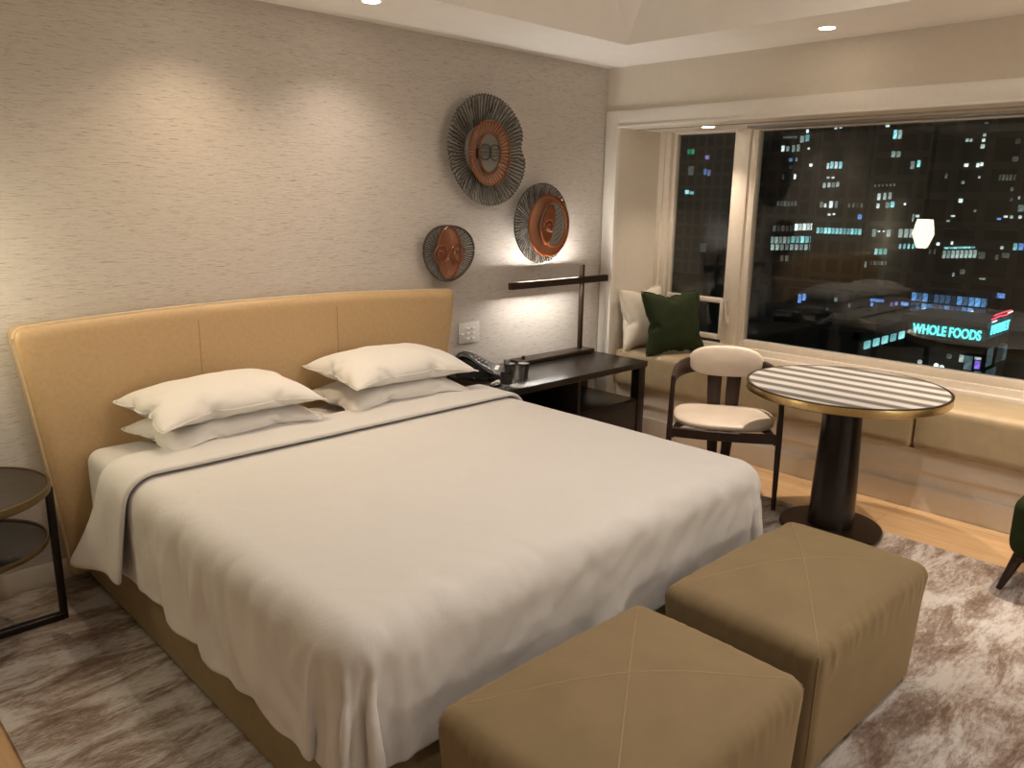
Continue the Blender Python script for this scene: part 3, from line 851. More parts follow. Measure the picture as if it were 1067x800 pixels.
# right one
p2 = thing('glass_wall_plate', 'round smoked glass plate with wide orange disc, just above the desk lamp', 'wall plate', (3.59, 3.5, 1.452), 0, 'glass wall plates')
wall_mount(p2)
f2 = ell(.238, .240)
bm = bmesh.new(); dish(bm, f2, 200, 12, .05, .0, 1.0, .0024, 56, zoff=.03); bm_obj('ribbed_dish', bm, M['ribbed'], p2, smooth=4)
sweep_obj('rim', ring_line(f2, 120, -.082), .009, .009, M['smokedark'], p2, closed=True, n=6)
bm = bmesh.new()
for k in range(56):
    th = 2*pi*k/56; P_ = [(f2(th)*t*cos(th), -(.05*t*t+.038), f2(th)*t*sin(th)) for t in (.72, .84, .96)]
    sweep(bm, P_, .004, .002, up=Vector((0, 1, 0)), n=5)
bm_obj('dark_ribs', bm, M['smokedark'], p2)
f2b = ell(.182, .186); c2 = (.045, -.012)
bm = bmesh.new(); dish(bm, f2b, 140, 8, .02, .0, 1.0, 0, 1, c=c2, zoff=.072); bm_obj('orange_disc', bm, M['amber'], p2, smooth=4)
sweep_obj('ring_edge', ring_line(f2b, 100, -.1, c2), .011, .011, M['amberdark'], p2, closed=True, n=6)
f2c = ell(.115, .135, 0); c3 = (.075, -.005)
bm = bmesh.new(); dish(bm, f2c, 120, 6, .014, .0, 1.0, 0, 1, c=c3, zoff=.088); bm_obj('centre_lens', bm, M['pale'], p2, smooth=4)
sweep_obj('ring_edge', ring_line(f2c, 80, -.11, c3), .009, .009, M['amberdark'], p2, closed=True, n=6)
bm = bmesh.new(); dish(bm, ell(.05, .125, rad(-12)), 100, 6, .01, .0, 1.0, 0, 1, c=(.028, -.005), zoff=.098); bm_obj('leaf_inlay', bm, M['amberdark'], p2, smooth=4)
bm = bmesh.new(); sweep(bm, spiral(.03, -.02, .006, .05, 1.5, -.118), .009, .009, n=6)
bm_obj('round_swirl', bm, M['amber'], p2)
bm = bmesh.new()
for k in range(7):
    z = -.09+.03*k; sweep(bm, [(.085, -.109, z-.015), (.12, -.109, z), (.15+.01*k*(6-k)/9, -.108, z+.03)], .0025, .0025, n=5)
bm_obj('leaf_veins', bm, M['smokedark'], p2)
# small one
p3 = thing('glass_wall_plate', 'small dark oval glass plate with an orange lens, lowest and nearest the headboard', 'wall plate', (2.855, 3.5, 1.30), 0, 'glass wall plates')
wall_mount(p3)
f3 = lambda th: ell(.182, .152)(th)*(1+.035*sin(3*th+.5))
bm = bmesh.new(); dish(bm, f3, 160, 10, .035, .0, 1.0, .0016, 44, zoff=.03); bm_obj('ribbed_dish', bm, M['ribbed'], p3, smooth=4)
sweep_obj('rim', ring_line(f3, 100, -.070), .012, .012, M['smokedark'], p3, closed=True, n=6)
def lens(th):
    return ell(.083, .146)(th)
bm = bmesh.new(); dish(bm, lens, 120, 8, .012, .0, 1.0, 0, 1, zoff=.052); bm_obj('orange_lens', bm, M['amber'], p3, smooth=4)
sweep_obj('ring_edge', ring_line(lens, 100, -.073), .008, .008, M['amberdark'], p3, closed=True, n=6)
for s in (-1, 1):
    bm = bmesh.new(); sweep(bm, spiral(s*.058, -.008, .008, .048, 1.0, -.078, ph=0), .009, .009, n=6); sweep(bm, ring_line(ell(.05, .05), 40, -.078, (s*.058, -.008)), .010, .010, closed=True, n=6)
    bm_obj('round_swirl', bm, M['amberdark'], p3)
# ------------------------------------------------------------------ window seat
wsx = thing('window_seat', 'pale panelled window seat base built in below the window', 'bench', (4.5, 1.2, 0))
bm = bmesh.new()
prism(bm, [(4.365, 0), (4.365, .125), (4.385, .135), (4.385, .20), (4.362, .222), (4.36, .335), (4.74, .335), (4.74, 0)], -.995, 3.38, 'y')
o = rel(bm_obj('panel_base', bm, M['panel'], smooth=None), wsx)
def seat_cushion(y0, y1, label):
    n, m, k = 10, 90, 8; bm = bmesh.new(); bmesh.ops.create_cube(bm, size=2)
    x0, x1, z0, z1 = 4.302, 4.705, .338, .592
    for cuts, ax in ((16, 0), (96, 1), (14, 2)):
        es = [e for e in bm.edges if abs((e.verts[0].co-e.verts[1].co)[ax]) > 1e-4 and all(abs((e.verts[0].co-e.verts[1].co)[q]) < 1e-4 for q in range(3) if q != ax)]
        bmesh.ops.subdivide_edges(bm, edges=es, cuts=cuts, use_grid_fill=True)
    hx, hy, hz = (x1-x0)/2, (y1-y0)/2, (z1-z0)/2; r = .035
    for v in bm.verts:
        p = Vector((v.co.x*hx, v.co.y*hy, v.co.z*hz))
        q = Vector((max(-hx+r, min(hx-r, p.x)), max(-hy+r, min(hy-r, p.y)), max(-hz+r, min(hz-r, p.z)))); d = p-q
        if d.length > 1e-6: p = q+d.normalized()*min(r, d.length) if max(abs(v.co.x), abs(v.co.y), abs(v.co.z)) < .999 else q+d.normalized()*r
        ye = min(hy-abs(p.y), 1); e = math.exp(-ye/.28)
        if v.co.x < -.6:   # gathers hanging over the front near the seam
            f_ = fbm(p.y*16, p.z*1.5, 5, 3); fade = (p.z+hz)/(2*hz)
            p.x += (.007*e+.0025)*f_*(.35+.65*fade)
        if v.co.z > .6: p.z += .006*(1-(p.x/hx)**2)*(1-e)+.0025*fbm(p.x*7, p.y*6, 1, 3)
        v.co = (p.x+(x0+x1)/2, p.y+(y0+y1)/2, p.z+(z0+z1)/2)
    o = bm_obj('seat_cushion', bm, M['benchleather'], None, smooth=4)
    return tag(o, label, 'cushion', 'window seat cushions')
seat_cushion(1.3715, 3.372, 'long gold-beige leather seat cushion running behind the dining chair')
seat_cushion(-.98, 1.3685, 'long gold-beige leather seat cushion running towards the green armchair')

# ------------------------------------------------------------------ scatter cushions
qm, qrim = pillow_mesh(.46, .44, .16, 5.5, 24, 24, 6.0)
def scatter(mat, pmat, loc, rot, label, s=1):
    me = qm.copy(); o = finish(me, 'throw_pillow', mat, None, 0, 1); o.location = loc; o.rotation_euler = rot; o.scale = (s, s, s)
    tag(o, label, 'cushion', 'throw pillows on the window seat'); tube_on(me, qrim, .009, 'piping', pmat, o); return o
M['greenp'] = plain('green_piping', (.02, .035, .01), .8)
scatter(M['beigec'], M['beigec'], (4.50, 3.285, .80), (rad(80), 0, rad(-4)), 'pale beige square cushion leaning in the window seat corner', .98)
scatter(M['greenv'], M['greenp'], (4.485, 3.02, .795), (rad(74), 0, rad(-24)), 'dark green velvet square cushion leaning on the beige cushion', 1.0)

# ------------------------------------------------------------------ chair
ch = thing('dining_chair', 'dark walnut dining chair with cream leather oval seat and back pad', 'chair', (3.795, 2.193, 0), rad(-57.5))
for s in (-1, 1):
    sweep_obj('leg', [(s*.285, -.235, .012), (s*.281, -.228, .40), (s*.277, -.222, .698)], [.022, .03, .024], [.026, .04, .032], M['walnut'], ch, up=Vector((0, 1, 0)), square=True)
# arm and back rail: one bent band
pts, ww, hh = [], [], []
for k in range(41):
    t = k/40*2-1; a = t*pi/2
    x = .277*math.copysign(abs(sin(a))**.72, a); y = -.232+.425*abs(cos(a))**.62
    pts.append((x, y, .671+.03*max(0, cos(a)))); ww.append(.02); hh.append(.064+.03*max(0, cos(a))**.5)
sweep_obj('rail', pts, ww, hh, M['walnut'], ch, square=True)
def pad(name, fn, mat, nu=40, nv=14):
    bm = bmesh.new(); G = [[bm.verts.new(fn(2*pi*i/nu, j/nv)) for i in range(nu)] for j in range(nv+1)]
    for j in range(nv):
        for i in range(nu): bm.faces.new((G[j][i], G[j][(i+1) % nu], G[j+1][(i+1) % nu], G[j+1][i]))
    bm.faces.new(G[0]); bm.faces.new(G[nv]); return bm_obj(name, bm, mat, ch, smooth=4)
def seatfn(th, t):       # t: 0 centre bottom .. 1 centre top
    f = t*2-1; rr = (1-abs(f)**3.2)**.5 if abs(f) < 1 else 0
    rr = max(rr, .02); e = 2/3.1
    x = .268*rr*math.copysign(abs(cos(th))**e, cos(th)); y = .232*rr*math.copysign(abs(sin(th))**e, sin(th))-.012
    z = .437+.034*math.copysign(abs(f)**1.0, f)-.010*(x/.26)**2*0+.006*(x/.26)**2
    return (x, y, z)
pad('seat', seatfn, M['cream'])
def backfn(th, t):
    f = t*2-1; rr = max((1-abs(f)**3)**.5 if abs(f) < 1 else 0, .02); e = 2/2.6
    x = .205*rr*math.copysign(abs(cos(th))**e, cos(th)); z = .088*rr*math.copysign(abs(sin(th))**e, sin(th))
    yb = .170-.55*x*x*1.35
    return (x, yb+.026*f-.012, .722+z)
pad('back_pad', backfn, M['cream'])
bm = bmesh.new()   # apron
ap = []
for k in range(17):
    t = k/16*2-1; ap.append((.268*t, -.235-.022*(1-t*t), .398))
sweep(bm, ap, .02, .052, square=True)
for s in (-1, 1): sweep(bm, [(s*.265, -.22, .382), (s*.235, 0, .382), (s*.11, .185, .382)], .02, .045, square=True)
bm_obj('seat_frame', bm, M['walnut'], ch)
for s in (-1, 1):
    sweep_obj('back_leg', [(s*.030, .222, 0), (s*.042, .195, .25), (s*.050, .185, .45), (s*.056, .19, .74)], [.046, .06, .072, .085], [.024, .026, .026, .022], M['walnut'], ch, up=Vector((0, 1, 0)), square=True)

# ------------------------------------------------------------------ round table
tb = thing('round_table', 'round pedestal table with striped grey marble top and brass edge', 'table', (3.738, 1.513, .012), 0)
lathe_obj('base', [(0, 0), (.238, 0), (.242, .006), (.242, .02), (.236, .026), (0, .028)], M['bronze'], tb, 64, cap=False)
lathe_obj('column', [(.108, .026), (.105, .2), (.086, .701)], M['dark'], tb, 48)
lathe_obj('rim', [(.38, .696), (.455, .696), (.46, .70), (.46, .732), (.457, .738), (.448, .738), (.448, .704), (.38, .704)], M['brass'], tb, 96, cap=False)
lathe_obj('rim_band', [(.4595, .733), (.4612, .7335), (.4612, .738), (.4575, .7395), (.452, .7395)], M['bronze'], tb, 96, cap=False)
top = lathe_obj('table_top', [(0, .70), (.447, .70), (.449, .706), (.449, .736), (.446, .739), (0, .739)], M['stripes'], tb, 96, cap=False)

# ------------------------------------------------------------------ green armchair at the right
gc = thing('armchair', 'dark green velvet armchair with tapered walnut legs on the rug edge', 'armchair', (4.02, .40, .012), rad(0))
def rbox(name, x0, x1, y0, y1, z0, z1, r, mat, parent, bulge=.0):
    bm = bmesh.new(); bmesh.ops.create_cube(bm, size=2); bmesh.ops.subdivide_edges(bm, edges=list(bm.edges), cuts=16, use_grid_fill=True)
    hx, hy, hz = (x1-x0)/2, (y1-y0)/2, (z1-z0)/2
    for v in bm.verts:
        p = Vector((v.co.x*hx, v.co.y*hy, v.co.z*hz)); q = Vector((max(-hx+r, min(hx-r, p.x)), max(-hy+r, min(hy-r, p.y)), max(-hz+r, min(hz-r, p.z)))); d = p-q
        if d.length > 1e-6: p = q+d.normalized()*r
        p.z += bulge*(1-(p.x/hx)**2)*(1-(p.y/hy)**2)*(p.z/hz)
        v.co = p+Vector(((x0+x1)/2, (y0+y1)/2, (z0+z1)/2))
    return bm_obj(name, bm, mat, parent, smooth=4)
rbox('seat', -.405, .17, -.28, .335, .155, .43, .07, M['greenv'], gc, .02)
# curved backrest wrapping two sides
bm = bmesh.new(); n = 28
pts = []
for k in range(n+1):
    a = rad(-95)+rad(190)*k/n
    pts.append((-.08+.26*sin(a), -.08-.24*cos(a), .0))
for i, p in enumerate(pts):
    pass
sweep(bm, [(p[0], p[1]-.03, .50) for p in pts], .09, .52, n=16)
bm_obj('backrest', bm, M['greenv'], gc, smooth=4)
rbox('frame', -.36, .15, -.25, .30, .135, .165, .012, M['walnut'], gc)
for (x, y) in ((-.375, .335), (.16, .335), (-.33, -.28), (.16, -.28)):
    sweep_obj('leg', [(x, y, 0), (x*.86+.0, y*.86, .16)], [.022, .05], [.022, .05], M['walnut'], gc, up=Vector((0, 1, 0)), n=12)

# ------------------------------------------------------------------ lights
def spot(name, loc, target, power, angle=95, blend=.7, col=(1, .76, .50), radius=.035):
    d = bpy.data.lights.new(name, 'SPOT'); d.energy = power; d.color = col; d.spot_size = rad(angle); d.spot_blend = blend; d.shadow_soft_size = radius
    o = bpy.data.objects.new(name, d); COL.objects.link(o); o.location = loc
    dv = Vector(target)-Vector(loc); o.rotation_euler = dv.to_track_quat('-Z', 'Y').to_euler(); return o
def downlight(x, y, z, label, power=90, target=None, angle=82, blend=1, col=(1, .82, .65), group='recessed ceiling downlights'):
    t = thing('ceiling_downlight', label, 'downlight', (x, y, z), 0, group)
    lathe_obj('trim_ring', [(.036, -.001), (.046, -.004), (.052, -.001), (.052, .0)], M['ceil'], t, 40, cap=False)
    lathe_obj('lens', [(0, -.0025), (.037, -.0025)], M['ledlens'], t, 32, cap=False)
    tg = target or (x, y, 0)
    spot('downlight_beam', (x, y, z-.012), tg, power, angle, blend, col)
downlight(2.165, 3.127, ZC, 'round recessed downlight in the ceiling above the bed, at the top edge of the photo', 14.5, (2.18, 3.0, 0), 122)
downlight(1.45, 3.127, ZC, 'round recessed downlight over the left pillows, outside the photo', 16, (1.42, 3.0, 0), 122, col=(1, .77, .52))
downlight(3.984, 1.903, ZC, 'round recessed downlight in the ceiling above the dining chair and round table', 74, (3.90, 1.9, 0), 72)
downlight(3.984, .55, ZC, 'round recessed downlight above the green armchair, outside the photo', 84, (3.92, .55, 0), 72)
downlight(3.984, -.8, ZC, 'round recessed downlight beyond the green armchair, outside the photo', 80, (3.9, -.8, 0), 72)
downlight(4.526, 2.879, 2.06, 'small recessed downlight in the window niche soffit above the cushions', 17, angle=100)
downlight(4.526, .9, 2.06, 'small recessed downlight in the niche soffit above the far seat cushion', 20, angle=100)
downlight(2.9, 1.5, ZT, 'added fill downlight in the raised ceiling above the right side of the bed', 18, angle=160, col=(1, .88, .78))  # added fill: wide soft beam standing in for ambient light over the bed
downlight(1.4, 1.5, ZT, 'added fill downlight in the raised ceiling above the left side of the bed', 16, angle=160, col=(1, .88, .78))  # its twin on the left, likewise added for ambient fill
downlight(2.2, .2, ZT, 'added fill downlight in the raised ceiling in front of the ottomans', 30, angle=160, col=(1, .91, .85))  # added to spread ambient light over the walls and ottomans
downlight(.4, -.9, ZT, 'added fill downlight in the raised ceiling nearest the entry', 16, angle=150, col=(1, .91, .85))  # added front fill from behind the camera
downlight(-1.5, 1.2, ZC, 'added fill downlight near the left wall, out of view', 18, angle=130)  # unseen fill, added to brighten the left flank of the duvet

fl = thing('fill_globe_lamp', 'added opal globe fill lamp on a dark pole, out of view', 'lamp', (2.7, -1.7, .012))  # added unseen lamp: fills ceiling, right wall and duvet front
lathe_obj('base', [(0, 0), (.15, 0), (.15, .02), (.02, .03), (0, .03)], M['bronze'], fl, 48, cap=False)
lathe_obj('pole', [(.011, .03), (.011, 1.55)], M['bronze'], fl, 16)
bm = bmesh.new(); bmesh.ops.create_uvsphere(bm, u_segments=32, v_segments=18, radius=.17); o = bm_obj('lamp_globe', bm, M['opal'], fl, smooth=4); o.location = (0, 0, 1.71)

# ------------------------------------------------------------------ the city outside
GZ = -16.0
S('street', 5.5, 260, -60, 140, GZ-.3, GZ, plain('asphalt', (.05, .05, .05), .8))
bpy.data.objects['street']['kind'] = 'structure'
FC = {k: mat_facade('facade_'+k, c, sx, sz) for k, c, sx, sz in (('N', (.20, .20, .19), 1, 3), ('A', (.16, .16, .14), 1, 3), ('B', (.20, .19, .165), 1.1, 3), ('C', (.24, .225, .185), 1.2, 3), ('D', (.26, .245, .20), 1.3, 3.1), ('E', (.2, .19, .16), 1.5, 3.5), ('G', (.18, .175, .165), 1.3, 3.4), ('F', (.07, .07, .065), 2, 5), ('H', (.09, .10, .10), 2, 4), ('K', (.12, .14, .17), .8, 2))}
LW = [glow('window_glow_%d' % i, c, s) for i, (c, s) in enumerate((((.72, .92, .86), .22), ((.85, 1, .95), .62), ((.36, .9, .95), .45), ((.2, .42, 1), .38), ((.7, .75, .68), .055), ((.1, .9, .5), .2), ((.42, .4, 1), .25)))]
for m_ in LW: m_.cycles.emission_sampling = 'NONE'
CITY = {'N':[(113.05,13.33,0.82,1.12,5),(111.95,13.29,0.82,1.12,5),(107.82,11.85,1.06,0.89,6),(112.14,8.8,1.37,2.04,4),(108.08,8.52,0.8,1.34,3),(107.0,8.29,0.79,1.33,6),(112.85,3.79,1.11,0.92,2),(111.46,3.57,1.1,0.68,2),(107.14,-9.42,1.62,2.08,4),(107.78,-18.39,0.55,0.94,3)],'A':[(76.99,13.97,2.78,0.36,4),(73.37,13.7,0.77,1.23,2),(74.4,13.51,0.78,1.24,0),(73.5,14.95,0.48,0.62,1),(78.18,11.91,0.6,1.09,1),(77.17,11.83,0.6,0.9,0),(75.99,11.84,0.59,1.25,0),(75.02,11.94,0.59,1.25,0),(76.36,9.74,0.7,0.63,3),(75.19,9.8,0.39,0.72,0),(76.22,8.38,0.6,0.63,4),(72.93,11.75,0.38,0.35,1),(72.17,8.67,0.57,0.53,1),(75.17,6.56,0.39,0.9,1),(77.64,6.58,0.4,0.91,4),(76.26,-9.23,0.61,1.13,4),(75.24,-9.17,0.61,1.13,4),(78.14,1.42,0.51,0.93,4),(77.41,1.43,0.51,0.93,4),(76.68,1.44,0.5,0.92,4),(75.96,1.45,0.5,0.92,4),(75.24,1.46,0.5,0.92,4),(74.52,1.47,0.49,0.91,4),(78.48,-3.46,0.66,1.13,4),(77.56,-3.43,0.65,1.12,4),(76.64,-3.4,0.65,1.12,4),(75.73,-3.36,0.64,1.12,4),(74.83,-3.33,0.64,1.11,4),(73.86,-3.02,0.67,1.29,1),(73.03,-2.96,0.67,1.28,1),(72.2,-2.91,0.66,1.28,1),(71.37,-2.86,0.66,1.27,1),(70.56,-2.81,0.65,1.27,1),(78.67,-5.75,0.66,1.33,0),(77.79,-5.71,0.66,1.32,0),(76.92,-5.67,0.65,1.32,0),(76.06,-5.63,0.65,1.31,0),(75.2,-5.59,0.64,1.31,0),(74.31,-5.45,0.72,1.3,2),(73.34,-5.41,0.71,1.29,2),(72.38,-5.36,0.71,1.29,2),(71.43,-5.32,0.7,1.28,2),(70.49,-5.27,0.69,1.28,2),(78.53,-7.17,0.71,1.14,0),(77.5,-7.12,0.7,1.13,0),(76.48,-7.06,0.69,1.13,0),(75.46,-7.01,0.69,1.12,0),(74.46,-6.95,0.68,1.12,0),(73.46,-6.9,0.67,1.11,0),(72.47,-6.85,0.67,1.11,0),(71.49,-6.8,0.66,1.1,0),(70.53,-6.74,0.66,1.1,0)],'B':[(59.59,7.53,0.4,0.91,1),(58.96,7.67,0.48,1.06,2),(58.25,7.65,0.48,1.05,1),(57.54,7.64,0.47,1.05,2),(59.39,5.7,0.48,0.3,1),(58.58,5.7,0.48,0.3,1),(59.9,4.48,0.49,0.77,0),(59.1,4.55,0.48,0.76,1),(58.38,4.54,0.48,0.76,0),(57.67,4.63,0.48,0.76,0),(60.05,1.4,0.49,0.93,0),(59.38,1.26,0.41,0.62,1),(58.43,1.43,0.56,1.07,1),(57.55,1.44,0.48,1.07,0),(58.58,-0.19,0.48,0.31,1),(57.78,-0.1,0.4,0.31,1),(53.51,-0.44,0.61,0.75,3),(58.97,13.41,0.47,0.37,1),(58.2,13.51,0.47,0.37,1),(55.41,1.33,0.34,0.68,4),(54.74,1.34,0.34,0.68,4),(54.08,1.35,0.34,0.67,4),(53.42,1.36,0.33,0.67,4),(60.17,-2.82,0.49,0.94,2),(59.52,-2.81,0.49,0.94,2),(58.87,-2.81,0.49,0.93,2),(58.23,-2.8,0.48,0.93,2),(57.59,-2.8,0.48,0.93,2),(56.96,-2.8,0.48,0.92,2),(56.33,-2.79,0.47,0.92,2),(55.7,-2.79,0.47,0.92,2),(55.08,-2.79,0.47,0.91,2),(54.46,-2.78,0.46,0.91,2),(53.85,-2.78,0.46,0.91,2),(53.24,-2.78,0.46,0.91,2)],'C':[(42.68,10.59,0.43,1.1,2),(42.07,10.56,0.43,1.09,0),(42.62,8.08,0.49,0.74,0),(41.95,8.06,0.49,0.73,0),(43.81,11.73,0.5,0.31,1),(40.02,6.63,0.48,0.97,0),(39.27,6.8,0.36,0.84,2),(43.83,2.57,0.38,0.88,1),(43.08,2.64,0.38,0.88,0),(42.4,2.71,0.37,0.87,0),(43.82,1.37,0.38,0.63,1),(42.57,1.51,0.5,0.75,0),(41.95,1.59,0.5,0.75,2),(40.36,1.67,0.24,0.25,1),(39.11,-0.1,0.18,0.99,0),(38.61,0.16,0.48,0.31,1),(43.9,-2.23,0.51,1.03,0),(41.99,-2.21,0.5,0.89,0),(40.44,-2.14,0.49,1.13,0),(39.72,-2.11,0.49,1.12,0),(39.11,-2.09,0.36,1.12,0),(43.35,-4.72,0.38,0.77,2),(42.77,-4.69,0.38,0.77,2),(42.14,-4.65,0.44,0.77,2),(44.57,-6.56,0.26,0.79,0),(43.29,-2.0,0.32,0.19,1),(42.65,-1.98,0.32,0.19,1),(44.52,4.02,0.26,0.32,4),(44.01,4.04,0.25,0.31,4),(43.51,4.07,0.25,0.31,4),(43.01,4.09,0.25,0.31,4),(42.51,4.12,0.25,0.31,4),(42.02,4.14,0.25,0.31,4),(43.81,-6.31,0.32,0.52,4),(43.32,-6.28,0.32,0.52,4),(42.84,-6.25,0.32,0.52,4),(42.37,-6.22,0.32,0.52,4),(41.89,-6.19,0.32,0.51,4),(40.3,-3.85,0.25,0.63,2),(39.74,-3.82,0.24,0.63,2),(39.2,-3.79,0.24,0.63,2),(38.65,-3.76,0.24,0.62,2),(38.12,-3.73,0.24,0.62,2)],'D':[(28.76,8.32,0.28,0.29,0),(28.39,8.3,0.23,0.29,0),(27.18,8.78,0.27,0.29,0),(27.2,8.26,0.27,0.29,1),(27.2,7.64,0.36,0.39,1),(28.51,5.77,0.37,0.3,1),(27.4,5.75,0.27,0.39,1),(27.05,5.84,0.27,0.34,1),(27.1,4.52,0.18,0.2,1),(28.59,4.0,0.28,0.3,0),(28.57,2.1,0.38,0.4,1),(27.04,1.07,0.23,0.25,0),(29.12,0.48,0.38,0.15,1),(24.02,8.04,0.43,0.47,4),(24.03,6.31,0.52,0.47,4),(23.9,3.31,0.26,0.38,4),(23.81,2.3,0.22,0.38,4),(22.82,1.41,0.51,0.67,0),(24.09,0.55,0.35,0.19,1),(23.56,0.52,0.26,0.29,1),(22.78,0.54,0.26,0.29,1),(24.67,0.3,0.35,0.2,3),(27.17,9.97,0.36,0.19,4),(30.34,4.66,0.19,0.5,4),(29.53,-0.05,0.29,0.2,0),(23.14,2.46,0.17,0.29,0),(25.16,4.47,0.21,0.58,4),(24.83,4.47,0.21,0.58,4),(24.51,4.46,0.21,0.57,4),(24.18,4.46,0.21,0.57,4),(23.85,4.46,0.21,0.57,4)],'E':[(26.65,-3.16,0.28,0.75,0),(26.26,-3.13,0.28,0.75,0),(25.86,-3.1,0.28,0.74,0),(25.47,-3.07,0.27,0.74,0),(25.08,-3.04,0.27,0.74,0),(24.69,-3.01,0.27,0.73,0),(24.31,-2.98,0.27,0.73,0),(23.93,-2.95,0.27,0.73,0),(26.56,-2.52,0.35,0.17,2),(26.16,-2.49,0.35,0.17,2),(25.76,-2.46,0.34,0.17,2),(25.36,-2.42,0.34,0.17,2),(24.96,-2.39,0.34,0.17,2),(24.57,-2.36,0.34,0.16,2),(24.18,-2.33,0.33,0.16,2),(23.33,-3.05,0.58,0.64,4),(21.3,-2.93,0.64,0.45,4),(22.02,-3.15,0.24,0.45,4),(27.36,-2.16,0.27,0.28,1),(26.1,-2.0,0.17,0.28,1),(21.72,-2.23,0.24,0.27,1),(20.63,-2.09,0.31,0.62,2),(20.16,-2.06,0.39,0.61,3),(28.02,-2.95,0.18,0.47,4),(27.57,-2.93,0.18,0.47,4),(24.79,-4.72,0.43,0.46,4),(25.57,-5.06,0.17,0.37,0),(22.98,-5.27,0.49,0.14,0),(21.17,-6.73,0.64,0.45,3)],'G':[(50.69,-11.45,0.49,1.2,3),(50.08,-11.19,0.42,0.93,3),(45.6,-11.07,0.39,0.52,0),(40.16,-10.65,1.7,0.37,3),(40.77,-11.22,0.31,0.5,3),(38.3,-10.96,0.36,0.49,6),(37.72,-10.78,0.35,0.43,6),(36.66,-10.74,0.93,0.42,3),(46.64,-12.5,0.27,0.39,4),(43.7,-11.66,0.26,0.51,4)]}
BOX = dict(N=(170, 184, 97, 230, 60), A=(150, 164, 50, 88, 48), B=(130, 144, 40, 61.3, 52), C=(112, 126, 22, 45.3, 50), D=(95, 109, 8, 32.4, 60), E=(86, 93, 12, 29.4, -1.6), G=(106, 111, 36.2, 57, -10.0))
LB = dict(N='dark tower seen through the narrow left window with few coloured lit windows', A='dark tower at the left edge of the large window with bright glazed floors', B='dark tower block with a row of cyan windows beside the glazed tower',
          C='dark brownish tower behind the lantern reflection with pale lit windows', D='tall dark tower at the right of the view with small scattered lights', E='low building with a long white-lit floor in front of the tall right tower', G='dark mid-rise block behind the black flat roof with a few blue windows')
wm = {}
def wmesh(w, h):
    k = (round(w, 2), round(h, 2))
    if k not in wm:
        bm = bmesh.new(); bx(bm, -.08, .03, -k[0]/2, k[0]/2, -k[1]/2, k[1]/2); me = bpy.data.meshes.new('lit_window'); bm.to_mesh(me); bm.free(); me.materials.append(LW[0]); wm[k] = me
    return wm[k]
for k, (x0, x1, y0, y1, zt) in BOX.items():
    r = thing('city_building', LB[k], 'building', (x0, (y0+y1)/2, GZ), 0, 'buildings outside the window')
    bm = bmesh.new(); h = zt-GZ; bx(bm, 0, x1-x0, y0-(y0+y1)/2, y1-(y0+y1)/2, 0, h)
    bx(bm, .4, x1-x0-.4, y0-(y0+y1)/2+.4, y1-(y0+y1)/2-.4, h, h+.9)
    bm_obj('facade', bm, FC[k], r, smooth=None)
    for (y, z, w, hh, c) in CITY[k]:
        if not (y0 < y < y1): continue
        o = bpy.data.objects.new('lit_window', wmesh(w, hh)); COL.objects.link(o); o.parent = r
        o.location = (0, y-(y0+y1)/2, z-GZ)
        o.material_slots[0].link = 'OBJECT'; o.material_slots[0].material = LW[c]
# black flat-roofed building in front
r = thing('city_building', 'low black flat-roofed building nearest the window with five lit windows on its side', 'building', (35.5, 15.7, GZ), 0, 'buildings outside the window')
bm = bmesh.new(); bx(bm, -2.7, 2.5, -2.7, 3.0, 0, 12.1); bx(bm, -2.7, 2.5, -2.7, -2.45, 12.1, 12.4); bx(bm, -2.7, -2.45, -2.7, 3, 12.1, 12.4); bx(bm, -1, 1, 0, 2, 12.1, 12.7)
bm_obj('facade', bm, FC['F'], r, smooth=None)
for x in (33.75, 34.7, 35.65, 36.6, 37.6):
    bm = bmesh.new(); bx(bm, -.28, .28, -.04, .04, -.16, .16); o = bm_obj('lit_window', bm, LW[2], r, smooth=None); o.location = (x-35.5, -2.72, -4.2-GZ)
# glazed blue-lit block behind the shop
r = thing('city_building', 'blue-lit glass-fronted block directly behind the shop with the cyan sign', 'building', (83, 24.85, GZ), 0, 'buildings outside the window')
bm = bmesh.new(); bx(bm, 0, 2.8, -3.4, 3.4, 0, 9.6); bm_obj('facade', bm, FC['K'], r, smooth=None)
bl = [glow('blue_glass_%d' % i, c, s) for i, (c, s) in enumerate((((.22, .42, .75), .11), ((.2, .5, 1), .34), ((.12, .25, .42), .06)))]
for m_ in bl: m_.cycles.emission_sampling = 'NONE'
random.seed(4)
for j, z in enumerate((6.75, 7.75, 8.75)):
    for i in range(13):
        bm = bmesh.new(); bx(bm, -.06, .02, -.22, .22, -.40, .40); o = bm_obj('lit_window', bm, bl[random.choice((0, 0, 1, 2) if j else (0, 2, 2))], r, smooth=None); o.location = (0, -3.1+i*.515, z)
for (y, z) in ((-.8, 7.5), (1.9, 7.7), (.8, 7.2), (-2.3, 7.9)):
    bm = bmesh.new(); bmesh.ops.create_icosphere(bm, subdivisions=2, radius=.13); o = bm_obj('lamp_globe', bm, LW[1], r); o.location = (-.3, y, z)
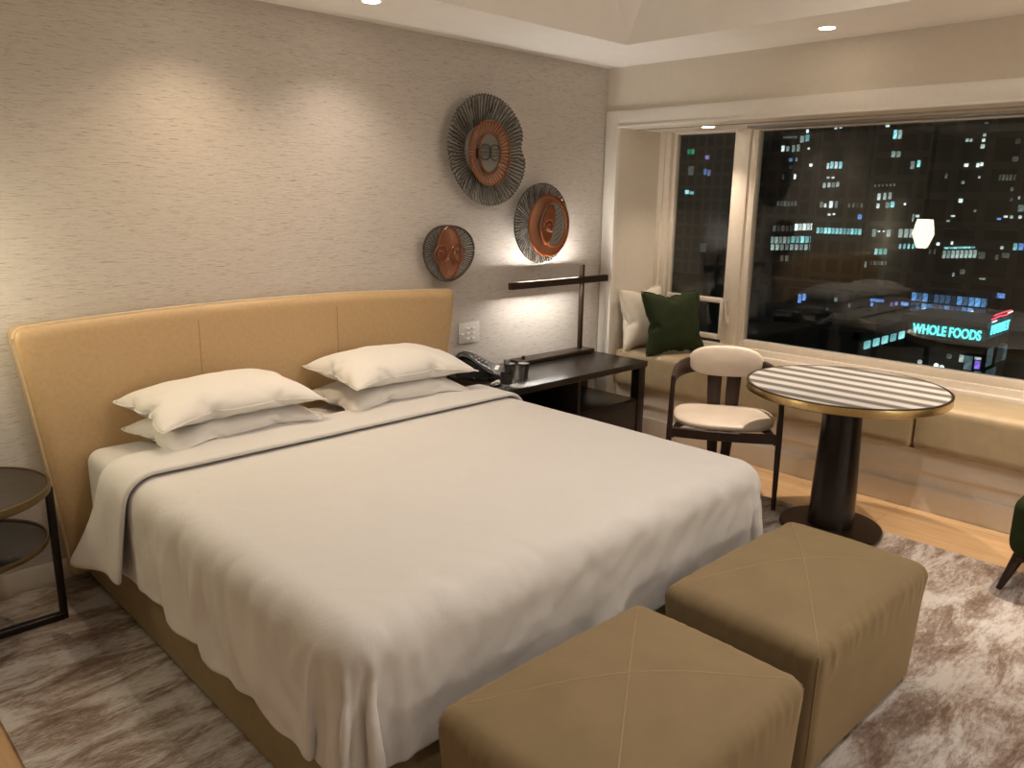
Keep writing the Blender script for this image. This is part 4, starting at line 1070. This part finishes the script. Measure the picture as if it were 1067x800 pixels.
# shop with the cyan sign
sh = thing('shop_building', 'low dark shop with a lit entrance below the glowing cyan sign', 'shop', (75, 22.5, GZ), 0)
bm = bmesh.new(); bx(bm, 0, 7.2, -3.4, 3.6, 0, 7.9); bx(bm, -.2, 7.2, -3.4, 3.6, 5.0, 5.25); bm_obj('facade', bm, FC['H'], sh, smooth=None)
shop_l = [glow('shop_glow_%d' % i, c, s) for i, (c, s) in enumerate((((.45, .7, .75), .2), ((.35, .2, 1), .4), ((.8, 1, .9), .4), ((.3, .45, .48), .09)))]
for m_ in shop_l: m_.cycles.emission_sampling = 'NONE'
for (y, z, w, h, c) in ((20.7, -11.2, .35, .9, 2), (20.15, -11.6, .6, 1.3, 0), (19.42, -11.7, .4, .7, 1), (19.45, -11.05, .5, .4, 2), (19.3, -12.9, .5, 1.3, 0), (20.4, -12.9, 1.2, 1.0, 3), (21.7, -11.3, .4, .4, 3)):
    bm = bmesh.new(); bx(bm, -.08, .03, -w/2, w/2, -h/2, h/2); o = bm_obj('lit_window', bm, shop_l[c], sh, smooth=None); o.location = (0, y-22.5, z-GZ)
for (x, z, w, h, c) in ((77, -11.2, 1.6, 1.6, 3), (80, -11.2, 1.6, 1.6, 3), (81.6, -11.4, 1.0, 1.4, 3), (78, -13, 3, 1.2, 3)):
    bm = bmesh.new(); bx(bm, -w/2, w/2, -.03, .08, -h/2, h/2); o = bm_obj('lit_window', bm, shop_l[c], sh, smooth=None); o.location = (x-75, -3.42, z-GZ)
def sign_text(txt, size, mat, width):
    cu = bpy.data.curves.new('sign_text', 'FONT'); cu.body = txt; cu.size = size; cu.extrude = .06; cu.align_x = 'CENTER'; cu.align_y = 'CENTER'; cu.offset = size*(.022 if len(txt) > 8 else .0)
    o = bpy.data.objects.new('t', cu); COL.objects.link(o)
    me = bpy.data.meshes.new_from_object(o.evaluated_get(bpy.context.evaluated_depsgraph_get())); bpy.data.objects.remove(o)
    xs = [v.co.x for v in me.vertices]; k = width/(max(xs)-min(xs))
    for v in me.vertices: v.co.x *= k
    me.materials.append(mat); return me
cy = emit('cyan_sign_glow', (.12, .95, .92), .8); cy.cycles.emission_sampling = 'NONE'
redg = emit('red_neon_glow', (1, .08, .14), .6); redg.cycles.emission_sampling = 'NONE'
s1 = thing('shop_sign', 'long glowing cyan block-letter sign across the shop front', 'sign', (74.4, 22.05, -9.15), 0)
box('backing', .15, .4, -3.1, 3.1, -.6, .6, FC['H'], s1, 0)
t_ = mesh_obj('lettering', sign_text('WHOLE FOODS', 1.15, cy, 5.5), None, s1, (0, 0, 0), (rad(90), 0, rad(-90)))
s2 = thing('shop_sign', 'shorter glowing cyan sign on the side wall of the shop under red neon', 'sign', (78.2, 18.95, -8.7), 0)
box('backing', -3.2, 3.2, .02, .15, -.75, .7, emit('sign_backlight', (.05, .25, .34), .09), s2, 0)
mesh_obj('lettering', sign_text('MARKET', 1.2, cy, 5.2), None, s2, (0, -.03, -.05), (rad(90), 0, 0))
bm = bmesh.new()
sweep(bm, [(-3, -.05, .95), (-1, -.05, 1.05), (1, -.05, .98), (2.6, -.05, 1.1)], .12, .16, n=6); sweep(bm, [(-2.5, -.05, 1.25), (0, -.05, 1.3), (2.6, -.05, 1.3)], .1, .12, n=6)
bm_obj('red_neon', bm, redg, s2)
bm = bmesh.new(); sweep(bm, [(-2.9, -.07, .72), (-1.6, -.07, .74)], .1, .14, n=6); sweep(bm, [(1.6, -.07, 1.12), (3.0, -.07, 1.14)], .1, .14, n=6); bm_obj('white_neon', bm, LW[1], s2)
for i, (x, y) in enumerate(((71, 22.6), (72.5, 21.9), (72, 21.3), (73, 23.4))):
    sl = thing('street_lamp', 'small bright street lamp in front of the shop', 'street lamp', (x, y, GZ), 0, 'street lamps in front of the shop')
    lathe_obj('pole', [(.07, 0), (.05, 4.1)], M['blackmetal'], sl, 10)
    bm = bmesh.new(); bmesh.ops.create_icosphere(bm, subdivisions=2, radius=.2); o = bm_obj('lamp_globe', bm, LW[1], sl); o.location = (0, 0, 4.2)
